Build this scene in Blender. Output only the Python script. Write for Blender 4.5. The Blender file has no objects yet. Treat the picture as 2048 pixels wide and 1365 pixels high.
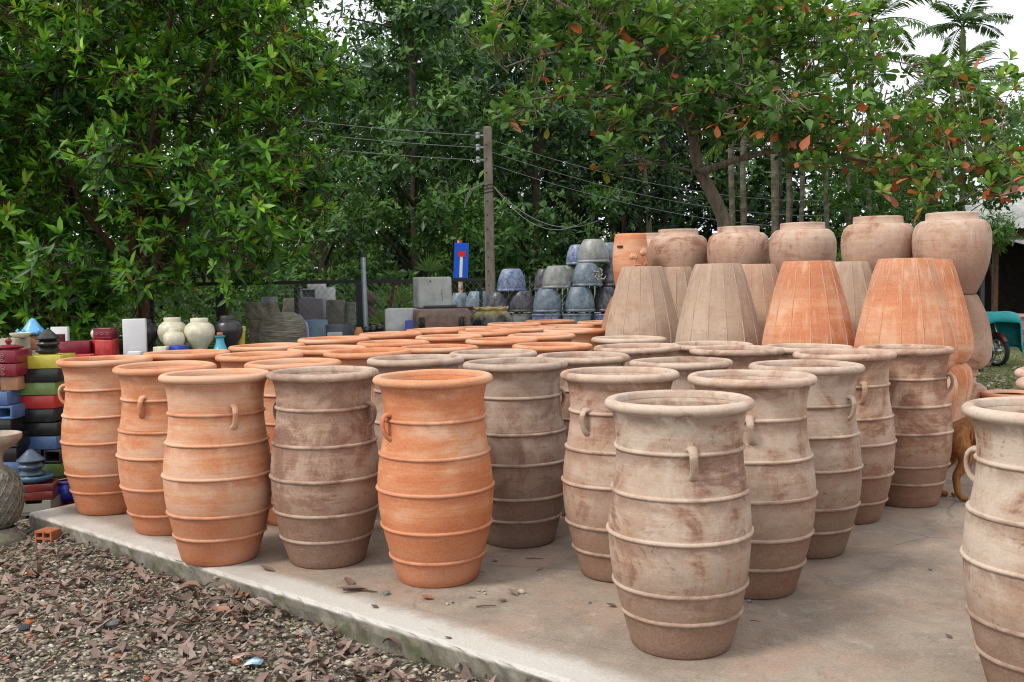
import bpy, bmesh, math, random
import numpy as np
from mathutils import Vector, Matrix
random.seed(7)
RNG = np.random.default_rng(11)
R = math.radians
scn = bpy.context.scene
col = scn.collection

# ------------------------------------------------------------------ camera
F, PITCH, ROLL, CAMH = 2000.0, 0.058866, -0.016131, 1.6246
_fw = np.array([0, math.cos(PITCH), -math.sin(PITCH)])
_up0 = np.array([0, math.sin(PITCH), math.cos(PITCH)])
_rt0 = np.array([1.0, 0, 0])
_rt = _rt0*math.cos(ROLL) + _up0*math.sin(ROLL)
_up = _up0*math.cos(ROLL) - _rt0*math.sin(ROLL)
cam = bpy.data.cameras.new('camera')
cam.sensor_width = 36.0; cam.lens = F/2048*36.0
cam.clip_start = 0.1; cam.clip_end = 800
cam.dof.use_dof = True; cam.dof.focus_distance = 6.0; cam.dof.aperture_fstop = 14
camo = bpy.data.objects.new('camera', cam); col.objects.link(camo)
camo.matrix_world = Matrix(((_rt[0], _up[0], -_fw[0], 0), (_rt[1], _up[1], -_fw[1], 0),
                            (_rt[2], _up[2], -_fw[2], CAMH), (0, 0, 0, 1)))
scn.camera = camo

# ------------------------------------------------------------------ light
SUN_EL, SUN_AZ = R(50), R(238)          # azimuth clockwise from +Y: behind the camera, to the left
w = bpy.data.worlds.new('World'); scn.world = w; w.use_nodes = True
nt = w.node_tree
bg = nt.nodes['Background']; bg.inputs['Strength'].default_value = 0.105
sky = nt.nodes.new('ShaderNodeTexSky'); sky.sky_type = 'NISHITA'; sky.sun_disc = False
sky.sun_elevation = SUN_EL; sky.sun_rotation = SUN_AZ; sky.air_density = 1.0; sky.dust_density = 4.0
mx = nt.nodes.new('ShaderNodeMix'); mx.data_type = 'RGBA'
mx.inputs[0].default_value = 0.86                      # closed white cloud cover
nt.links.new(sky.outputs[0], mx.inputs[6]); mx.inputs[7].default_value = (9.2, 9.5, 9.8, 1)
nt.links.new(mx.outputs[2], bg.inputs['Color'])
sun = bpy.data.lights.new('sun', 'SUN'); sun.energy = 1.5; sun.angle = R(12); sun.color = (1.0, 0.95, 0.87)
suno = bpy.data.objects.new('sun', sun); col.objects.link(suno)
sd = Vector((math.sin(SUN_AZ)*math.cos(SUN_EL), math.cos(SUN_AZ)*math.cos(SUN_EL), math.sin(SUN_EL)))
suno.rotation_euler = sd.to_track_quat('Z', 'Y').to_euler()
vs = scn.view_settings
vs.view_transform = 'Standard'; vs.look = 'None'; vs.exposure = 0.6; vs.gamma = 1; vs.use_curve_mapping = False
scn.cycles.max_bounces = 6; scn.cycles.diffuse_bounces = 3; scn.cycles.glossy_bounces = 2
scn.cycles.transmission_bounces = 3; scn.cycles.use_denoising = True; scn.cycles.filter_width = 1.1

# ------------------------------------------------------------------ helpers
def ray(px, py):
    return _fw + _rt*(px-1024)/F - _up*(py-682.5)/F
def PX(px, py, Y):
    """world point seen at photo pixel (2048 wide) and standing Y metres in front"""
    d = ray(px, py); return np.array([0, 0, CAMH]) + d*(Y/d[1])
def PG(px, py, z):
    d = ray(px, py); return np.array([0, 0, CAMH]) + d*((z-CAMH)/d[2])
def to_px(p):
    d = np.asarray(p, float) - np.array([0, 0, CAMH]); q = d@_fw
    return 1024+F*(d@_rt)/q, 682.5-F*(d@_up)/q

def tag(o, label=None, cat=None, group=None, kind=None):
    if label: o['label'] = label
    if cat: o['category'] = cat
    if group: o['group'] = group
    if kind: o['kind'] = kind
    return o
def thing(name, label, cat, loc=(0, 0, 0), rz=0.0, group=None):
    o = bpy.data.objects.new(name, None); o.empty_display_size = .1; col.objects.link(o)
    o.location = loc; o.rotation_euler = (0, 0, rz)
    return tag(o, label, cat, group)
def ob(name, me, parent=None, loc=None, rot=None, scale=None, **props):
    o = bpy.data.objects.new(name, me); col.objects.link(o)
    if parent: o.parent = parent
    if loc is not None: o.location = loc
    if rot is not None: o.rotation_euler = rot
    if scale is not None: o.scale = scale
    for k, v in props.items(): o[k] = v
    return o
def children(o): return [c for c in bpy.data.objects if c.parent == o]

class MB:
    """collects shapes and builds ONE mesh"""
    def __init__(s): s.v = []; s.f = []; s.mi = []
    def add(s, vs, fs, mi=0):
        n = len(s.v); s.v += [tuple(map(float, v)) for v in vs]; s.f += [tuple(i+n for i in f) for f in fs]; s.mi += [mi]*len(fs)
    def box(s, c, d, rz=0, mi=0):
        cx, cy, cz = c; a, b, h = d[0]/2, d[1]/2, d[2]/2; C, S = math.cos(rz), math.sin(rz)
        v = []
        for z in (-h, h):
            for x, y in ((-a, -b), (a, -b), (a, b), (-a, b)):
                v.append((cx+x*C-y*S, cy+x*S+y*C, cz+z))
        s.add(v, [(3, 2, 1, 0), (4, 5, 6, 7), (0, 1, 5, 4), (1, 2, 6, 5), (2, 3, 7, 6), (3, 0, 4, 7)], mi)
    def tube(s, pts, rad, seg=6, cap=True, mi=0):
        pts = [Vector(p) for p in pts]; n = len(pts)
        if not hasattr(rad, '__len__'): rad = [rad]*n
        vs, fs = [], []
        up = None
        for i, p in enumerate(pts):
            t = (pts[min(i+1, n-1)]-pts[max(i-1, 0)]).normalized()
            if up is None:
                up = t.orthogonal().normalized()
            up = (up - t*up.dot(t)); up = up.normalized() if up.length > 1e-6 else t.orthogonal().normalized()
            b = t.cross(up)
            for k in range(seg):
                a = 2*math.pi*k/seg; vs.append(p + (up*math.cos(a)+b*math.sin(a))*rad[i])
        for i in range(n-1):
            for k in range(seg):
                k2 = (k+1) % seg
                fs.append((i*seg+k, i*seg+k2, (i+1)*seg+k2, (i+1)*seg+k))
        if cap: fs += [tuple(range(seg-1, -1, -1)), tuple((n-1)*seg+k for k in range(seg))]
        s.add(vs, fs, mi)
    def lathe(s, prof, seg=32, c=(0, 0, 0), axis=None, mi=0, cap0=True, cap1=False, rmod=None):
        vs, fs = [], []
        M = Matrix.Identity(3) if axis is None else Vector((0, 0, 1)).rotation_difference(Vector(axis)).to_matrix()
        for r, z in prof:
            for k in range(seg):
                a = 2*math.pi*k/seg; q = r*(rmod(a, z) if rmod else 1)
                vs.append(M@Vector((q*math.cos(a), q*math.sin(a), z))+Vector(c))
        for i in range(len(prof)-1):
            for k in range(seg):
                k2 = (k+1) % seg
                fs.append((i*seg+k, i*seg+k2, (i+1)*seg+k2, (i+1)*seg+k))
        if cap0: fs.append(tuple(range(seg-1, -1, -1)))
        if cap1: fs.append(tuple((len(prof)-1)*seg+k for k in range(seg)))
        s.add(vs, fs, mi)
    def mesh(s, name, mats, smooth=None, bevel=0, bseg=2):
        me = bpy.data.meshes.new(name); me.from_pydata(s.v, [], s.f)
        if not isinstance(mats, (list, tuple)): mats = [mats]
        for m in mats: me.materials.append(m)
        if len(mats) > 1: me.polygons.foreach_set('material_index', s.mi)
        if bevel:
            bm = bmesh.new(); bm.from_mesh(me)
            es = [e for e in bm.edges if len(e.link_faces) == 2 and e.calc_face_angle(0) > R(40)]
            bmesh.ops.bevel(bm, geom=es, offset=bevel, segments=bseg, affect='EDGES', profile=.5)
            bm.to_mesh(me); bm.free()
        if smooth is not None:
            me.polygons.foreach_set('use_smooth', [True]*len(me.polygons))
            if smooth < 179: me.set_sharp_from_angle(angle=R(smooth))
        me.update(); return me
    def build(s, name, mats, parent=None, smooth=None, bevel=0, loc=None, rot=None, **p):
        return ob(name, s.mesh(name, mats, smooth, bevel), parent, loc, rot, **p)

def np_mesh(name, V, T, mats, tint=None, smooth=True):
    me = bpy.data.meshes.new(name); V = np.asarray(V, np.float32); T = np.asarray(T, np.int32)
    me.vertices.add(len(V)); me.vertices.foreach_set('co', V.ravel())
    me.loops.add(T.size); me.loops.foreach_set('vertex_index', T.ravel())
    me.polygons.add(len(T)); me.polygons.foreach_set('loop_start', np.arange(0, T.size, 3, dtype=np.int32))
    me.polygons.foreach_set('loop_total', np.full(len(T), 3, np.int32))
    if smooth: me.polygons.foreach_set('use_smooth', np.ones(len(T), bool))
    if tint is not None:
        a = me.attributes.new('tint', 'FLOAT', 'POINT'); a.data.foreach_set('value', np.asarray(tint, np.float32))
    me.materials.append(mats); me.update(calc_edges=True); return me

# ------------------------------------------------------------------ node materials
class NT:
    def __init__(s, name):
        s.m = bpy.data.materials.new(name); s.m.use_nodes = True; s.t = s.m.node_tree
        s.b = s.t.nodes['Principled BSDF']; s.out = s.t.nodes['Material Output']
        s.b.inputs['Roughness'].default_value = .8
    def n(s, k): return s.t.nodes.new(k)
    def l(s, a, b): s.t.links.new(a, b)
    def put(s, v, sock):
        if hasattr(v, 'is_output'): s.l(v, sock)
        elif isinstance(v, tuple) and len(v) == 3 and sock.type == 'RGBA': sock.default_value = (*v, 1)
        else: sock.default_value = v
    def oc(s):
        return s.n('ShaderNodeTexCoord').outputs['Object']
    def attr(s, name, obj=True):
        a = s.n('ShaderNodeAttribute'); a.attribute_name = name; a.attribute_type = 'OBJECT' if obj else 'GEOMETRY'
        return a.outputs['Fac']
    def seeded(s):
        v = s.n('ShaderNodeVectorMath'); v.operation = 'MULTIPLY_ADD'
        c = s.n('ShaderNodeCombineXYZ'); sd = s.attr('seed')
        for i in range(3): s.l(sd, c.inputs[i])
        s.l(c.outputs[0], v.inputs[0]); v.inputs[1].default_value = (17.1, 31.7, 7.3); s.l(s.oc(), v.inputs[2])
        return v.outputs[0]
    def scl(s, vec, sc):
        v = s.n('ShaderNodeVectorMath'); v.operation = 'MULTIPLY'; s.l(vec, v.inputs[0]); v.inputs[1].default_value = sc
        return v.outputs[0]
    def noise(s, vec, scale, detail=4, rough=.55, dist=0):
        k = s.n('ShaderNodeTexNoise'); s.l(vec, k.inputs['Vector'])
        k.inputs['Scale'].default_value = scale; k.inputs['Detail'].default_value = detail
        k.inputs['Roughness'].default_value = rough; k.inputs['Distortion'].default_value = dist
        return k.outputs['Fac']
    def vor(s, vec, scale, out='Distance'):
        k = s.n('ShaderNodeTexVoronoi'); s.l(vec, k.inputs['Vector']); k.inputs['Scale'].default_value = scale
        return k.outputs[out]
    def sm(s, v, a, b, lo=0., hi=1.):
        k = s.n('ShaderNodeMapRange'); k.interpolation_type = 'SMOOTHSTEP'
        s.put(v, k.inputs[0]); s.put(a, k.inputs[1]); s.put(b, k.inputs[2]); k.inputs[3].default_value = lo; k.inputs[4].default_value = hi
        return k.outputs[0]
    def mth(s, op, a, b=0., c=0.):
        k = s.n('ShaderNodeMath'); k.operation = op; s.put(a, k.inputs[0]); s.put(b, k.inputs[1]); s.put(c, k.inputs[2])
        return k.outputs[0]
    def mix(s, f, a, b, mode='MIX'):
        k = s.n('ShaderNodeMix'); k.data_type = 'RGBA'; k.blend_type = mode
        s.put(f, k.inputs[0]); s.put(a, k.inputs[6]); s.put(b, k.inputs[7]); return k.outputs[2]
    def ramp(s, f, stops):
        k = s.n('ShaderNodeValToRGB'); e = k.color_ramp.elements
        while len(e) < len(stops): e.new(.5)
        for i, (p, c) in enumerate(stops): e[i].position = p; e[i].color = (*c, 1)
        s.put(f, k.inputs[0]); return k.outputs[0]
    def xyz(s, vec):
        k = s.n('ShaderNodeSeparateXYZ'); s.l(vec, k.inputs[0]); return k.outputs
    def bump(s, h, strength=.3, dist=.01):
        k = s.n('ShaderNodeBump'); k.inputs['Strength'].default_value = strength; k.inputs['Distance'].default_value = dist
        s.put(h, k.inputs['Height']); s.l(k.outputs[0], s.b.inputs['Normal'])
    def base(s, c): s.put(c, s.b.inputs['Base Color'])
    def set(s, rough=None, spec=None, metal=None, coat=None):
        for k, v in (('Roughness', rough), ('Specular IOR Level', spec), ('Metallic', metal), ('Coat Weight', coat)):
            if v is not None: s.put(v, s.b.inputs[k])
        return s.m

BANDM = [z*1.66/1.59*.66 for z in (.225, .442, .755, 1.03, 1.305, 1.545)]
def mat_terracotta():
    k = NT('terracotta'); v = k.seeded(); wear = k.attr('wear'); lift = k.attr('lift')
    tone = k.attr('tone'); vert = k.attr('vert'); rings = k.attr('rings'); pale = k.attr('pale'); z = k.xyz(k.oc())[2]
    big = k.noise(v, 2.3, 5, .6, .4); patch = k.noise(v, 4.2, 7, .62, 1.0)
    streak = k.noise(k.scl(v, (1.6, 1.6, 34)), 2.4, 5, .65); drip = k.noise(k.scl(v, (9, 9, 1.1)), 1.6, 5, .6, .6)
    fine = k.noise(v, 85, 6, .7); mid = k.noise(v, 13, 9, .75, .6); scuff = k.noise(k.scl(v, (4, 4, 22)), 3.2, 9, .78, .5)
    # fresh orange clay with pale bloom brushed round the wall
    soft = k.noise(k.scl(v, (1, 1, 1.5)), 1.5, 5, .6, .6); hb = k.noise(k.scl(v, (1.2, 1.2, 9)), 1.6, 6, .6, .3)
    fac = k.mth('ADD', k.mth('MULTIPLY', soft, .62), k.mth('ADD', k.mth('MULTIPLY', hb, .34), k.mth('ADD', k.mth('MULTIPLY', streak, .15), pale)))
    fresh = k.ramp(k.sm(fac, .44, .66), [(0, (.52, .145, .042)), (.4, (.585, .205, .078)), (.75, (.635, .29, .145)), (1, (.66, .38, .245))])
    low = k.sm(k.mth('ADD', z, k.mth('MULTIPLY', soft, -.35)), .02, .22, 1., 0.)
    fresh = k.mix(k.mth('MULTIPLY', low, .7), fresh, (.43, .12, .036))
    fresh = k.mix(k.sm(mid, .60, .78, 0, .35), fresh, (.44, .14, .055))
    # weathered clay: pale lime bloom over tan, red-brown worn patches, runs, damp foot darkened against bounced light
    pt2 = k.noise(v, 2.9, 10, .66, .9); hz = k.noise(k.scl(v, (3, 3, 12)), 2.2, 6, .65, .4)
    f2 = k.mth('ADD', k.mth('MULTIPLY', pt2, .70), k.mth('ADD', k.mth('MULTIPLY', drip, .12), k.mth('ADD', k.mth('MULTIPLY', hz, .20), k.mth('ADD', k.mth('MULTIPLY', streak, .08), pale))))
    old = k.ramp(k.sm(f2, .43, .64), [(0, (.165, .072, .046)), (.15, (.26, .135, .092)), (.36, (.385, .255, .18)), (.7, (.465, .35, .268)), (1, (.535, .435, .35))])
    old = k.mix(k.sm(big, .50, .66, 0, .6), old, (.36, .215, .135))
    old = k.mix(k.sm(k.noise(v, 6.5, 9, .75, 1.2), .585, .635, 0, .7), old, (.20, .088, .055))
    old = k.mix(k.sm(mid, .61, .70, 0, .55), old, (.15, .075, .05))
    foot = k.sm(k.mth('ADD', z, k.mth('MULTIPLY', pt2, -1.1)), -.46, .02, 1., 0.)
    old = k.mix(k.mth('MULTIPLY', foot, .82), old, (.155, .080, .047))  # damp brown, deepened in colour to cancel light bounced up from the slab
    old = k.mix(tone, old, (.215, .165, .14))
    vst = k.noise(k.scl(v, (15, 15, .35)), 1.5, 5, .6, .1)
    vm = k.mth('MULTIPLY', vert, k.sm(k.mth('ADD', vst, k.mth('MULTIPLY', k.mth('SUBTRACT', big, .5), .5)), .46, .74)); old = k.mix(k.mth('MULTIPLY', vert, .5), old, (.46, .35, .25))
    fresh = k.mix(k.mth('MULTIPLY', vm, .62), fresh, (.68, .42, .29)); old = k.mix(k.mth('MULTIPLY', vm, .5), old, (.50, .405, .30))
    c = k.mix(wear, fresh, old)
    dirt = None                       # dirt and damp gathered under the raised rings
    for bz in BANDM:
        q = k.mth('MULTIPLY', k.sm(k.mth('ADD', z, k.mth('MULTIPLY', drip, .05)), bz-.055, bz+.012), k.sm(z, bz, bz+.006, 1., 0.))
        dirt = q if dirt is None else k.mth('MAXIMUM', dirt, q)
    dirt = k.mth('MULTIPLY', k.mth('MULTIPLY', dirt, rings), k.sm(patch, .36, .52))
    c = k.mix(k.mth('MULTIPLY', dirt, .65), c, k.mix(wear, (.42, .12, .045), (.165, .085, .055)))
    c = k.mix(k.mth('MULTIPLY', lift, k.sm(k.noise(v, 9, 4), .3, .65)), c, k.mix(wear, (.62, .33, .20), (.56, .45, .37)))
    c = k.mix(k.sm(scuff, .60, .70, 0, .5), c, k.mix(wear, (.40, .125, .05), (.20, .105, .072))); c = k.mix(k.sm(scuff, .40, .31, 0, .3), c, k.mix(wear, (.68, .42, .29), (.60, .52, .44)))
    c = k.mix(.15, c, k.ramp(fine, [(.3, (.16, .09, .06)), (.7, (.75, .62, .52))]))
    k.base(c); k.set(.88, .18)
    k.bump(k.mth('ADD', k.mth('MULTIPLY', streak, .8), k.mth('ADD', k.mth('MULTIPLY', fine, .5), k.mth('MULTIPLY', mid, .5))), .35, .005)
    return k.m
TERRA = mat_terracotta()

def mat_plain(name, c, rough=.6, spec=.4, var=.25, scale=8, bump=.15, c2=None, metal=0):
    k = NT(name); v = k.oc(); n = k.noise(v, scale, 5, .6)
    d = c2 or tuple(x*(1-var*1.6) for x in c)
    k.base(k.ramp(n, [(.30, d), (.65, c)])); k.set(rough, spec, metal)
    if bump: k.bump(k.noise(v, scale*5, 3), bump, .004)
    return k.m
def mat_glaze(name, c, rough=.28, edge=(.35, .2, .13)):
    k = NT(name); v = k.seeded()
    n = k.noise(v, 14, 5, .6); f = k.noise(v, 60, 3)
    c1 = k.ramp(n, [(.2, tuple(x*.72 for x in c)), (.55, c), (.8, tuple(min(1, x*1.35+.02) for x in c))])
    dust = k.sm(k.noise(v, 5, 6, .7),   .55, .78, 0, .22)
    k.base(k.mix(dust, c1, (.34, .31, .27))); k.set(k.mth('ADD', rough, k.mth('MULTIPLY', dust, .9)), .5)
    k.bump(k.mth('ADD', n, k.mth('MULTIPLY', f, .25)), .22, .006)
    return k.m
def mat_leaf(name, stops, trans=.35, rough=.38):
    k = NT(name); t = k.attr('tint', False)
    c = k.ramp(t, stops); k.base(c); k.set(rough, .32)
    tr = k.n('ShaderNodeBsdfTranslucent'); k.l(k.mix(1., c, (1.0, 1.0, .55), 'MULTIPLY'), tr.inputs[0])
    ms = k.n('ShaderNodeMixShader'); ms.inputs[0].default_value = trans
    k.l(k.b.outputs[0], ms.inputs[1]); k.l(tr.outputs[0], ms.inputs[2]); k.l(ms.outputs[0], k.out.inputs['Surface'])
    return k.m
def mat_bark(name, a, b, s=1.):
    k = NT(name); v = k.oc(); n = k.noise(k.scl(v, (1, 1, .25)), 14*s, 6, .65, .5)
    k.base(k.ramp(n, [(.3, a), (.7, b)])); k.bump(n, .6, .02); k.set(.9, .15)
    return k.m

BARK_RED = mat_bark('reddish_bark', (.045, .025, .018), (.14, .075, .05))
BARK_GREY = mat_bark('grey_bark', (.09, .07, .052), (.29, .23, .175))
BARK_DARK = mat_bark('dark_bark', (.022, .018, .014), (.075, .06, .045))
def mat_palmbark():
    k = NT('ringed_palm_bark'); v = k.oc(); z = k.xyz(v)[2]
    ring = k.mth('FRACT', k.mth('MULTIPLY', z, 5.2)); n = k.noise(v, 9, 5)
    c = k.ramp(n, [(.3, (.06, .055, .038)), (.7, (.17, .155, .115))])
    c = k.mix(k.sm(ring, .0, .16, .7, 0.), c, (.05, .042, .032)); k.base(c); k.set(.9, .1); k.bump(ring, .3, .01); return k.m
BARK_PALM = mat_palmbark()
G = [(0, (.016, .050, .009)), (.22, (.048, .145, .016)), (.45, (.115, .315, .026)), (.76, (.32, .56, .04)), (.9, (.30, .33, .04)), (.95, (.42, .17, .03)), (1, (.40, .10, .03))]
LEAF_A = mat_leaf('long_leaf_green', G, .38, .4)
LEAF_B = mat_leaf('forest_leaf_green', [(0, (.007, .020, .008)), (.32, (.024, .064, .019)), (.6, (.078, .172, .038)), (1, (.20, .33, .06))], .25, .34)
LEAF_C = mat_leaf('almond_leaf', [(0, (.018, .048, .014)), (.3, (.050, .125, .030)), (.55, (.135, .27, .048)), (.80, (.28, .40, .060)), (.86, (.36, .12, .03)), (.93, (.52, .12, .045)), (1, (.50, .22, .14))], .4)
LEAF_D = mat_leaf('light_leaf_green', [(0, (.028, .075, .014)), (.5, (.075, .18, .026)), (1, (.23, .36, .05))], .4)
LEAF_P = mat_leaf('palm_frond_green', [(0, (.035, .075, .018)), (.6, (.085, .16, .028)), (.85, (.19, .25, .045)), (1, (.22, .15, .07))], .35)
LITTER = mat_leaf('dry_leaf_brown', [(0, (.105, .066, .052)), (.45, (.225, .150, .122)), (.8, (.34, .25, .21)), (.93, (.28, .16, .11)), (1, (.38, .14, .06))], .1, .55)

# ------------------------------------------------------------------ leaf clouds
def leaf_arrays(P, D, N, L, W, tint, rows=1, droop=.12, fold=.25, obov=False):
    n = len(P); D = D/np.linalg.norm(D, axis=1, keepdims=True)
    S = np.cross(D, N); S /= np.linalg.norm(S, axis=1, keepdims=True)+1e-9; N = np.cross(S, D)
    ts = [(.5, 1.)] if rows == 1 else ([(.26, .42), (.56, .92), (.82, .86)] if obov else [(.28, .9), (.66, .82)]) if rows == 2 else [(.16, .62), (.42, 1.), (.72, .74)]
    cols = [P]
    L = np.asarray(L)[:, None]; W = np.asarray(W)[:, None]
    for t, ww in ts:
        c = P + D*L*t - N*(L*droop*t*t)
        cols += [c + S*W*.5*ww + N*W*fold*.5*ww, c, c - S*W*.5*ww + N*W*fold*.5*ww]
    cols.append(P + D*L - N*(L*droop))
    V = np.stack(cols, 1); m = V.shape[1]
    T = [(0, 2, 1), (0, 3, 2)]
    for q in range(len(ts)-1):
        e = 1+3*q
        for g in (0, 1): T += [(e+g, e+g+1, e+g+4), (e+g, e+g+4, e+g+3)]
    e = m-4; T += [(e, e+1, m-1), (e+1, e+2, m-1)]; T = np.array(T)
    F_ = (T[None]+np.arange(n)[:, None, None]*m).reshape(-1, 3)
    return V.reshape(-1, 3), F_, np.repeat(tint, m)
def unit_leaf(name, mat, tint, obov=False):
    V, T, t = leaf_arrays(np.zeros((1, 3)), np.array([[0, 1., 0]]), np.array([[0, 0, 1.]]), np.array([1.]), np.array([1.]), np.array([tint]), 2, .14, .25, obov)
    return np_mesh(name, V, T, mat, t)
def rosettes(pts, axis, nl, L, W, tb, young=.3, rng=RNG, amax=112, jit=.25, drop=False):
    n = len(pts); axis = axis/np.linalg.norm(axis, axis=1, keepdims=True)
    k = np.tile(np.arange(nl), n); i = np.repeat(np.arange(n), nl)
    a = axis[i]; ref = np.where(np.abs(a[:, 2:3]) < .9, np.array([[0, 0, 1.]]), np.array([[1., 0, 0]]))
    e1 = np.cross(a, ref); e1 /= np.linalg.norm(e1, axis=1, keepdims=True); e2 = np.cross(a, e1)
    az = k*2.39996+rng.uniform(0, 6.28, n)[i]+rng.normal(0, .45, n*nl)
    fr = (k+.5)/nl; pol = np.radians(18+fr*(amax-18)+rng.normal(0, 17, n*nl))
    sc_ = rng.uniform(.62, 1.18, n)[i]; D = a*np.cos(pol)[:, None] + (e1*np.cos(az)[:, None]+e2*np.sin(az)[:, None])*np.sin(pol)[:, None]
    D[:, 2] -= .12*fr
    N = a - D*np.sum(a*D, 1, keepdims=True) + rng.normal(0, .18, (n*nl, 3))
    sz = sc_*(.62+.38*np.sqrt(fr))*rng.uniform(1-jit, 1+jit, n*nl)
    P = pts[i] - a*(fr*.35*L)[:, None]
    t = tb[i] + young*(1-fr)**1.5 - .05 + rng.normal(0, .06, n*nl)
    if drop:
        kp = rng.uniform(0, 1, n*nl) < rng.uniform(.4, 1, n)[i]; loose = rng.uniform(0, 1, n*nl) < .12
        P = P - a*(loose*rng.uniform(.05, .22, n*nl))[:, None]; D = D+rng.normal(0, .18, D.shape)
        return P[kp], D[kp], N[kp], (L*sz)[kp], (W*sz*rng.uniform(.8, 1.2, n*nl))[kp], t[kp]
    return P, D, N, L*sz, W*sz, t
def leaf_objects(parent, name, mat, arr, cnt, obov=False, rng=RNG):
    """the leaves that show largest become parts of their own; returns the mask of the rest"""
    P, D, N, L, W, t = arr
    x = P@_rt; d = (P-np.array([0, 0, CAMH])); q = d@_fw
    px = 1024+F*(d@_rt)/q; py = 682.5-F*(d@_up)/q
    okm = (px > 10) & (px < 2038) & (py > 10) & (py < 700)
    face = np.abs(np.sum(N/np.linalg.norm(N, axis=1, keepdims=True)*(d/np.linalg.norm(d, axis=1, keepdims=True)), 1))
    score = np.where(okm, L*W*(face+.25)/q**4*rng.uniform(.5, 1, len(P)), 0)
    sel = np.argsort(-score)[:cnt]; rest = np.ones(len(P), bool); rest[sel] = False
    tl = np.linspace(0, 1, 12); ms = [unit_leaf('leaf', mat, float(v), obov) for v in tl]
    pi = parent.matrix_basis.inverted()
    for j in sel:
        dd = Vector(D[j]).normalized(); s = dd.cross(Vector(N[j])).normalized(); nn = s.cross(dd)
        s, dd2, nn = s*W[j], dd*L[j], nn*W[j]
        M = Matrix(((s[0], dd2[0], nn[0], P[j][0]), (s[1], dd2[1], nn[1], P[j][1]), (s[2], dd2[2], nn[2], P[j][2]), (0, 0, 0, 1)))
        o = ob(name, ms[int(np.clip(round(float(t[j])*11), 0, 11))], parent); o.matrix_basis = pi@M
    return rest
def sel_arr(arr, m): return tuple(a[m] for a in arr)
def cat_arr(*ars): return tuple(np.concatenate(x) for x in zip(*ars))
def ball(n, rng=RNG, lo=.0):
    d = rng.normal(0, 1, (n, 3)); d /= np.linalg.norm(d, axis=1, keepdims=True)
    return d*(lo+(1-lo)*rng.uniform(0, 1, n)**(1/2.4))[:, None], d

# ------------------------------------------------------------------ ground, slab
C0 = np.array([-3.55, 7.22]); U = np.array([.757, -.654]); VV = np.array([.54, .842]); GZ = -.18
SN = np.array([-U[1], U[0]])                    # from the front edge into the slab
def edge_dist(x, y): return (x-C0[0])*SN[0]+(y-C0[1])*SN[1]
def edge_along(x, y): return (x-C0[0])*U[0]+(y-C0[1])*U[1]

k = NT('gravel_soil'); v = k.oc()
st = k.n('ShaderNodeTexVoronoi'); k.l(v, st.inputs['Vector']); st.inputs['Scale'].default_value = 26
gs = k.n('ShaderNodeSeparateColor'); k.l(st.outputs['Color'], gs.inputs[0])
cc = k.ramp(gs.outputs[0], [(0, (.10, .085, .062)), (.3, (.20, .175, .13)), (.6, (.30, .265, .20)), (.85, (.38, .35, .29)), (1, (.20, .115, .075))])
cc = k.mix(k.sm(st.outputs['Distance'], .25, .6), cc, (.055, .045, .035))
cc = k.mix(k.sm(k.noise(v, 1.3, 5, .6), .55, .68, 0, .3), cc, (.13, .125, .06))
k.base(cc); k.set(.95, .15); k.bump(k.mth('SUBTRACT', 1., st.outputs['Distance']), .8, .02); M_GRAVEL = k.m
b = MB(); b.add([(-250, -30, GZ), (250, -30, GZ), (250, 420, GZ), (-250, 420, GZ)], [(0, 1, 2, 3)])
b.build('ground', M_GRAVEL, kind='structure')

# near gravel yard as an uneven sheet, banked up against the slab
def gheight(x, y):
    d = -edge_dist(x, y)
    bank = .055*np.exp(-(np.clip(d, 0, 9)/.28)**2)*(.6+.4*np.sin(edge_along(x, y)*3.1))
    wav = .012*np.sin(x*2.3+y)+.010*np.sin(y*3.7-x*1.3)+.006*np.sin(x*9+y*7)
    return GZ+.03+bank+wav
xs = np.arange(-7.5, 3.0, .07); ys = np.arange(1.6, 10.4, .07)
gx, gy = np.meshgrid(xs, ys, indexing='ij'); gz = gheight(gx, gy)+RNG.normal(0, .003, gx.shape)
Vg = np.stack([gx, gy, gz], -1).reshape(-1, 3); nx, ny = gx.shape
i, j = np.meshgrid(np.arange(nx-1), np.arange(ny-1), indexing='ij'); a = (i*ny+j).ravel()
inside = (edge_dist(gx[:-1, :-1], gy[:-1, :-1]) > .12).ravel() & (edge_along(gx[:-1, :-1], gy[:-1, :-1]) > .3).ravel()
a = a[~inside]
Tg = np.concatenate([np.stack([a, a+ny, a+ny+1], 1), np.stack([a, a+ny+1, a+1], 1)])
ob('gravel_yard', np_mesh('gravel_yard', Vg, Tg, M_GRAVEL), kind='structure')

# concrete slab the jars stand on
k = NT('slab_concrete'); v = k.oc(); y_ = k.xyz(v)[1]; z_ = k.xyz(v)[2]; x_ = k.xyz(v)[0]
big = k.noise(v, .9, 6, .6, .5); mid = k.noise(v, 4.5, 10, .70, .4); fine = k.noise(v, 75, 8, .8); br = k.noise(v, 6.5, 9, .75, .2)
c = k.ramp(k.mth('ADD', k.mth('MULTIPLY', mid, .55), k.mth('MULTIPLY', big, .5)), [(.36, (.15, .108, .076)), (.5, (.25, .19, .14)), (.62, (.345, .275, .21)), (.75, (.44, .37, .30))])
c = k.mix(k.sm(k.noise(v, 1.9, 6, .6), .46, .66, 0, .62), c, (.40, .245, .17))        # clay dust
c = k.mix(k.sm(br, .53, .68, 0, .42), c, (.52, .475, .415))
c = k.mix(k.sm(k.noise(v, 3.3, 9, .74, .3), .53, .64, 0, .55), c, (.165, .128, .095))
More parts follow.
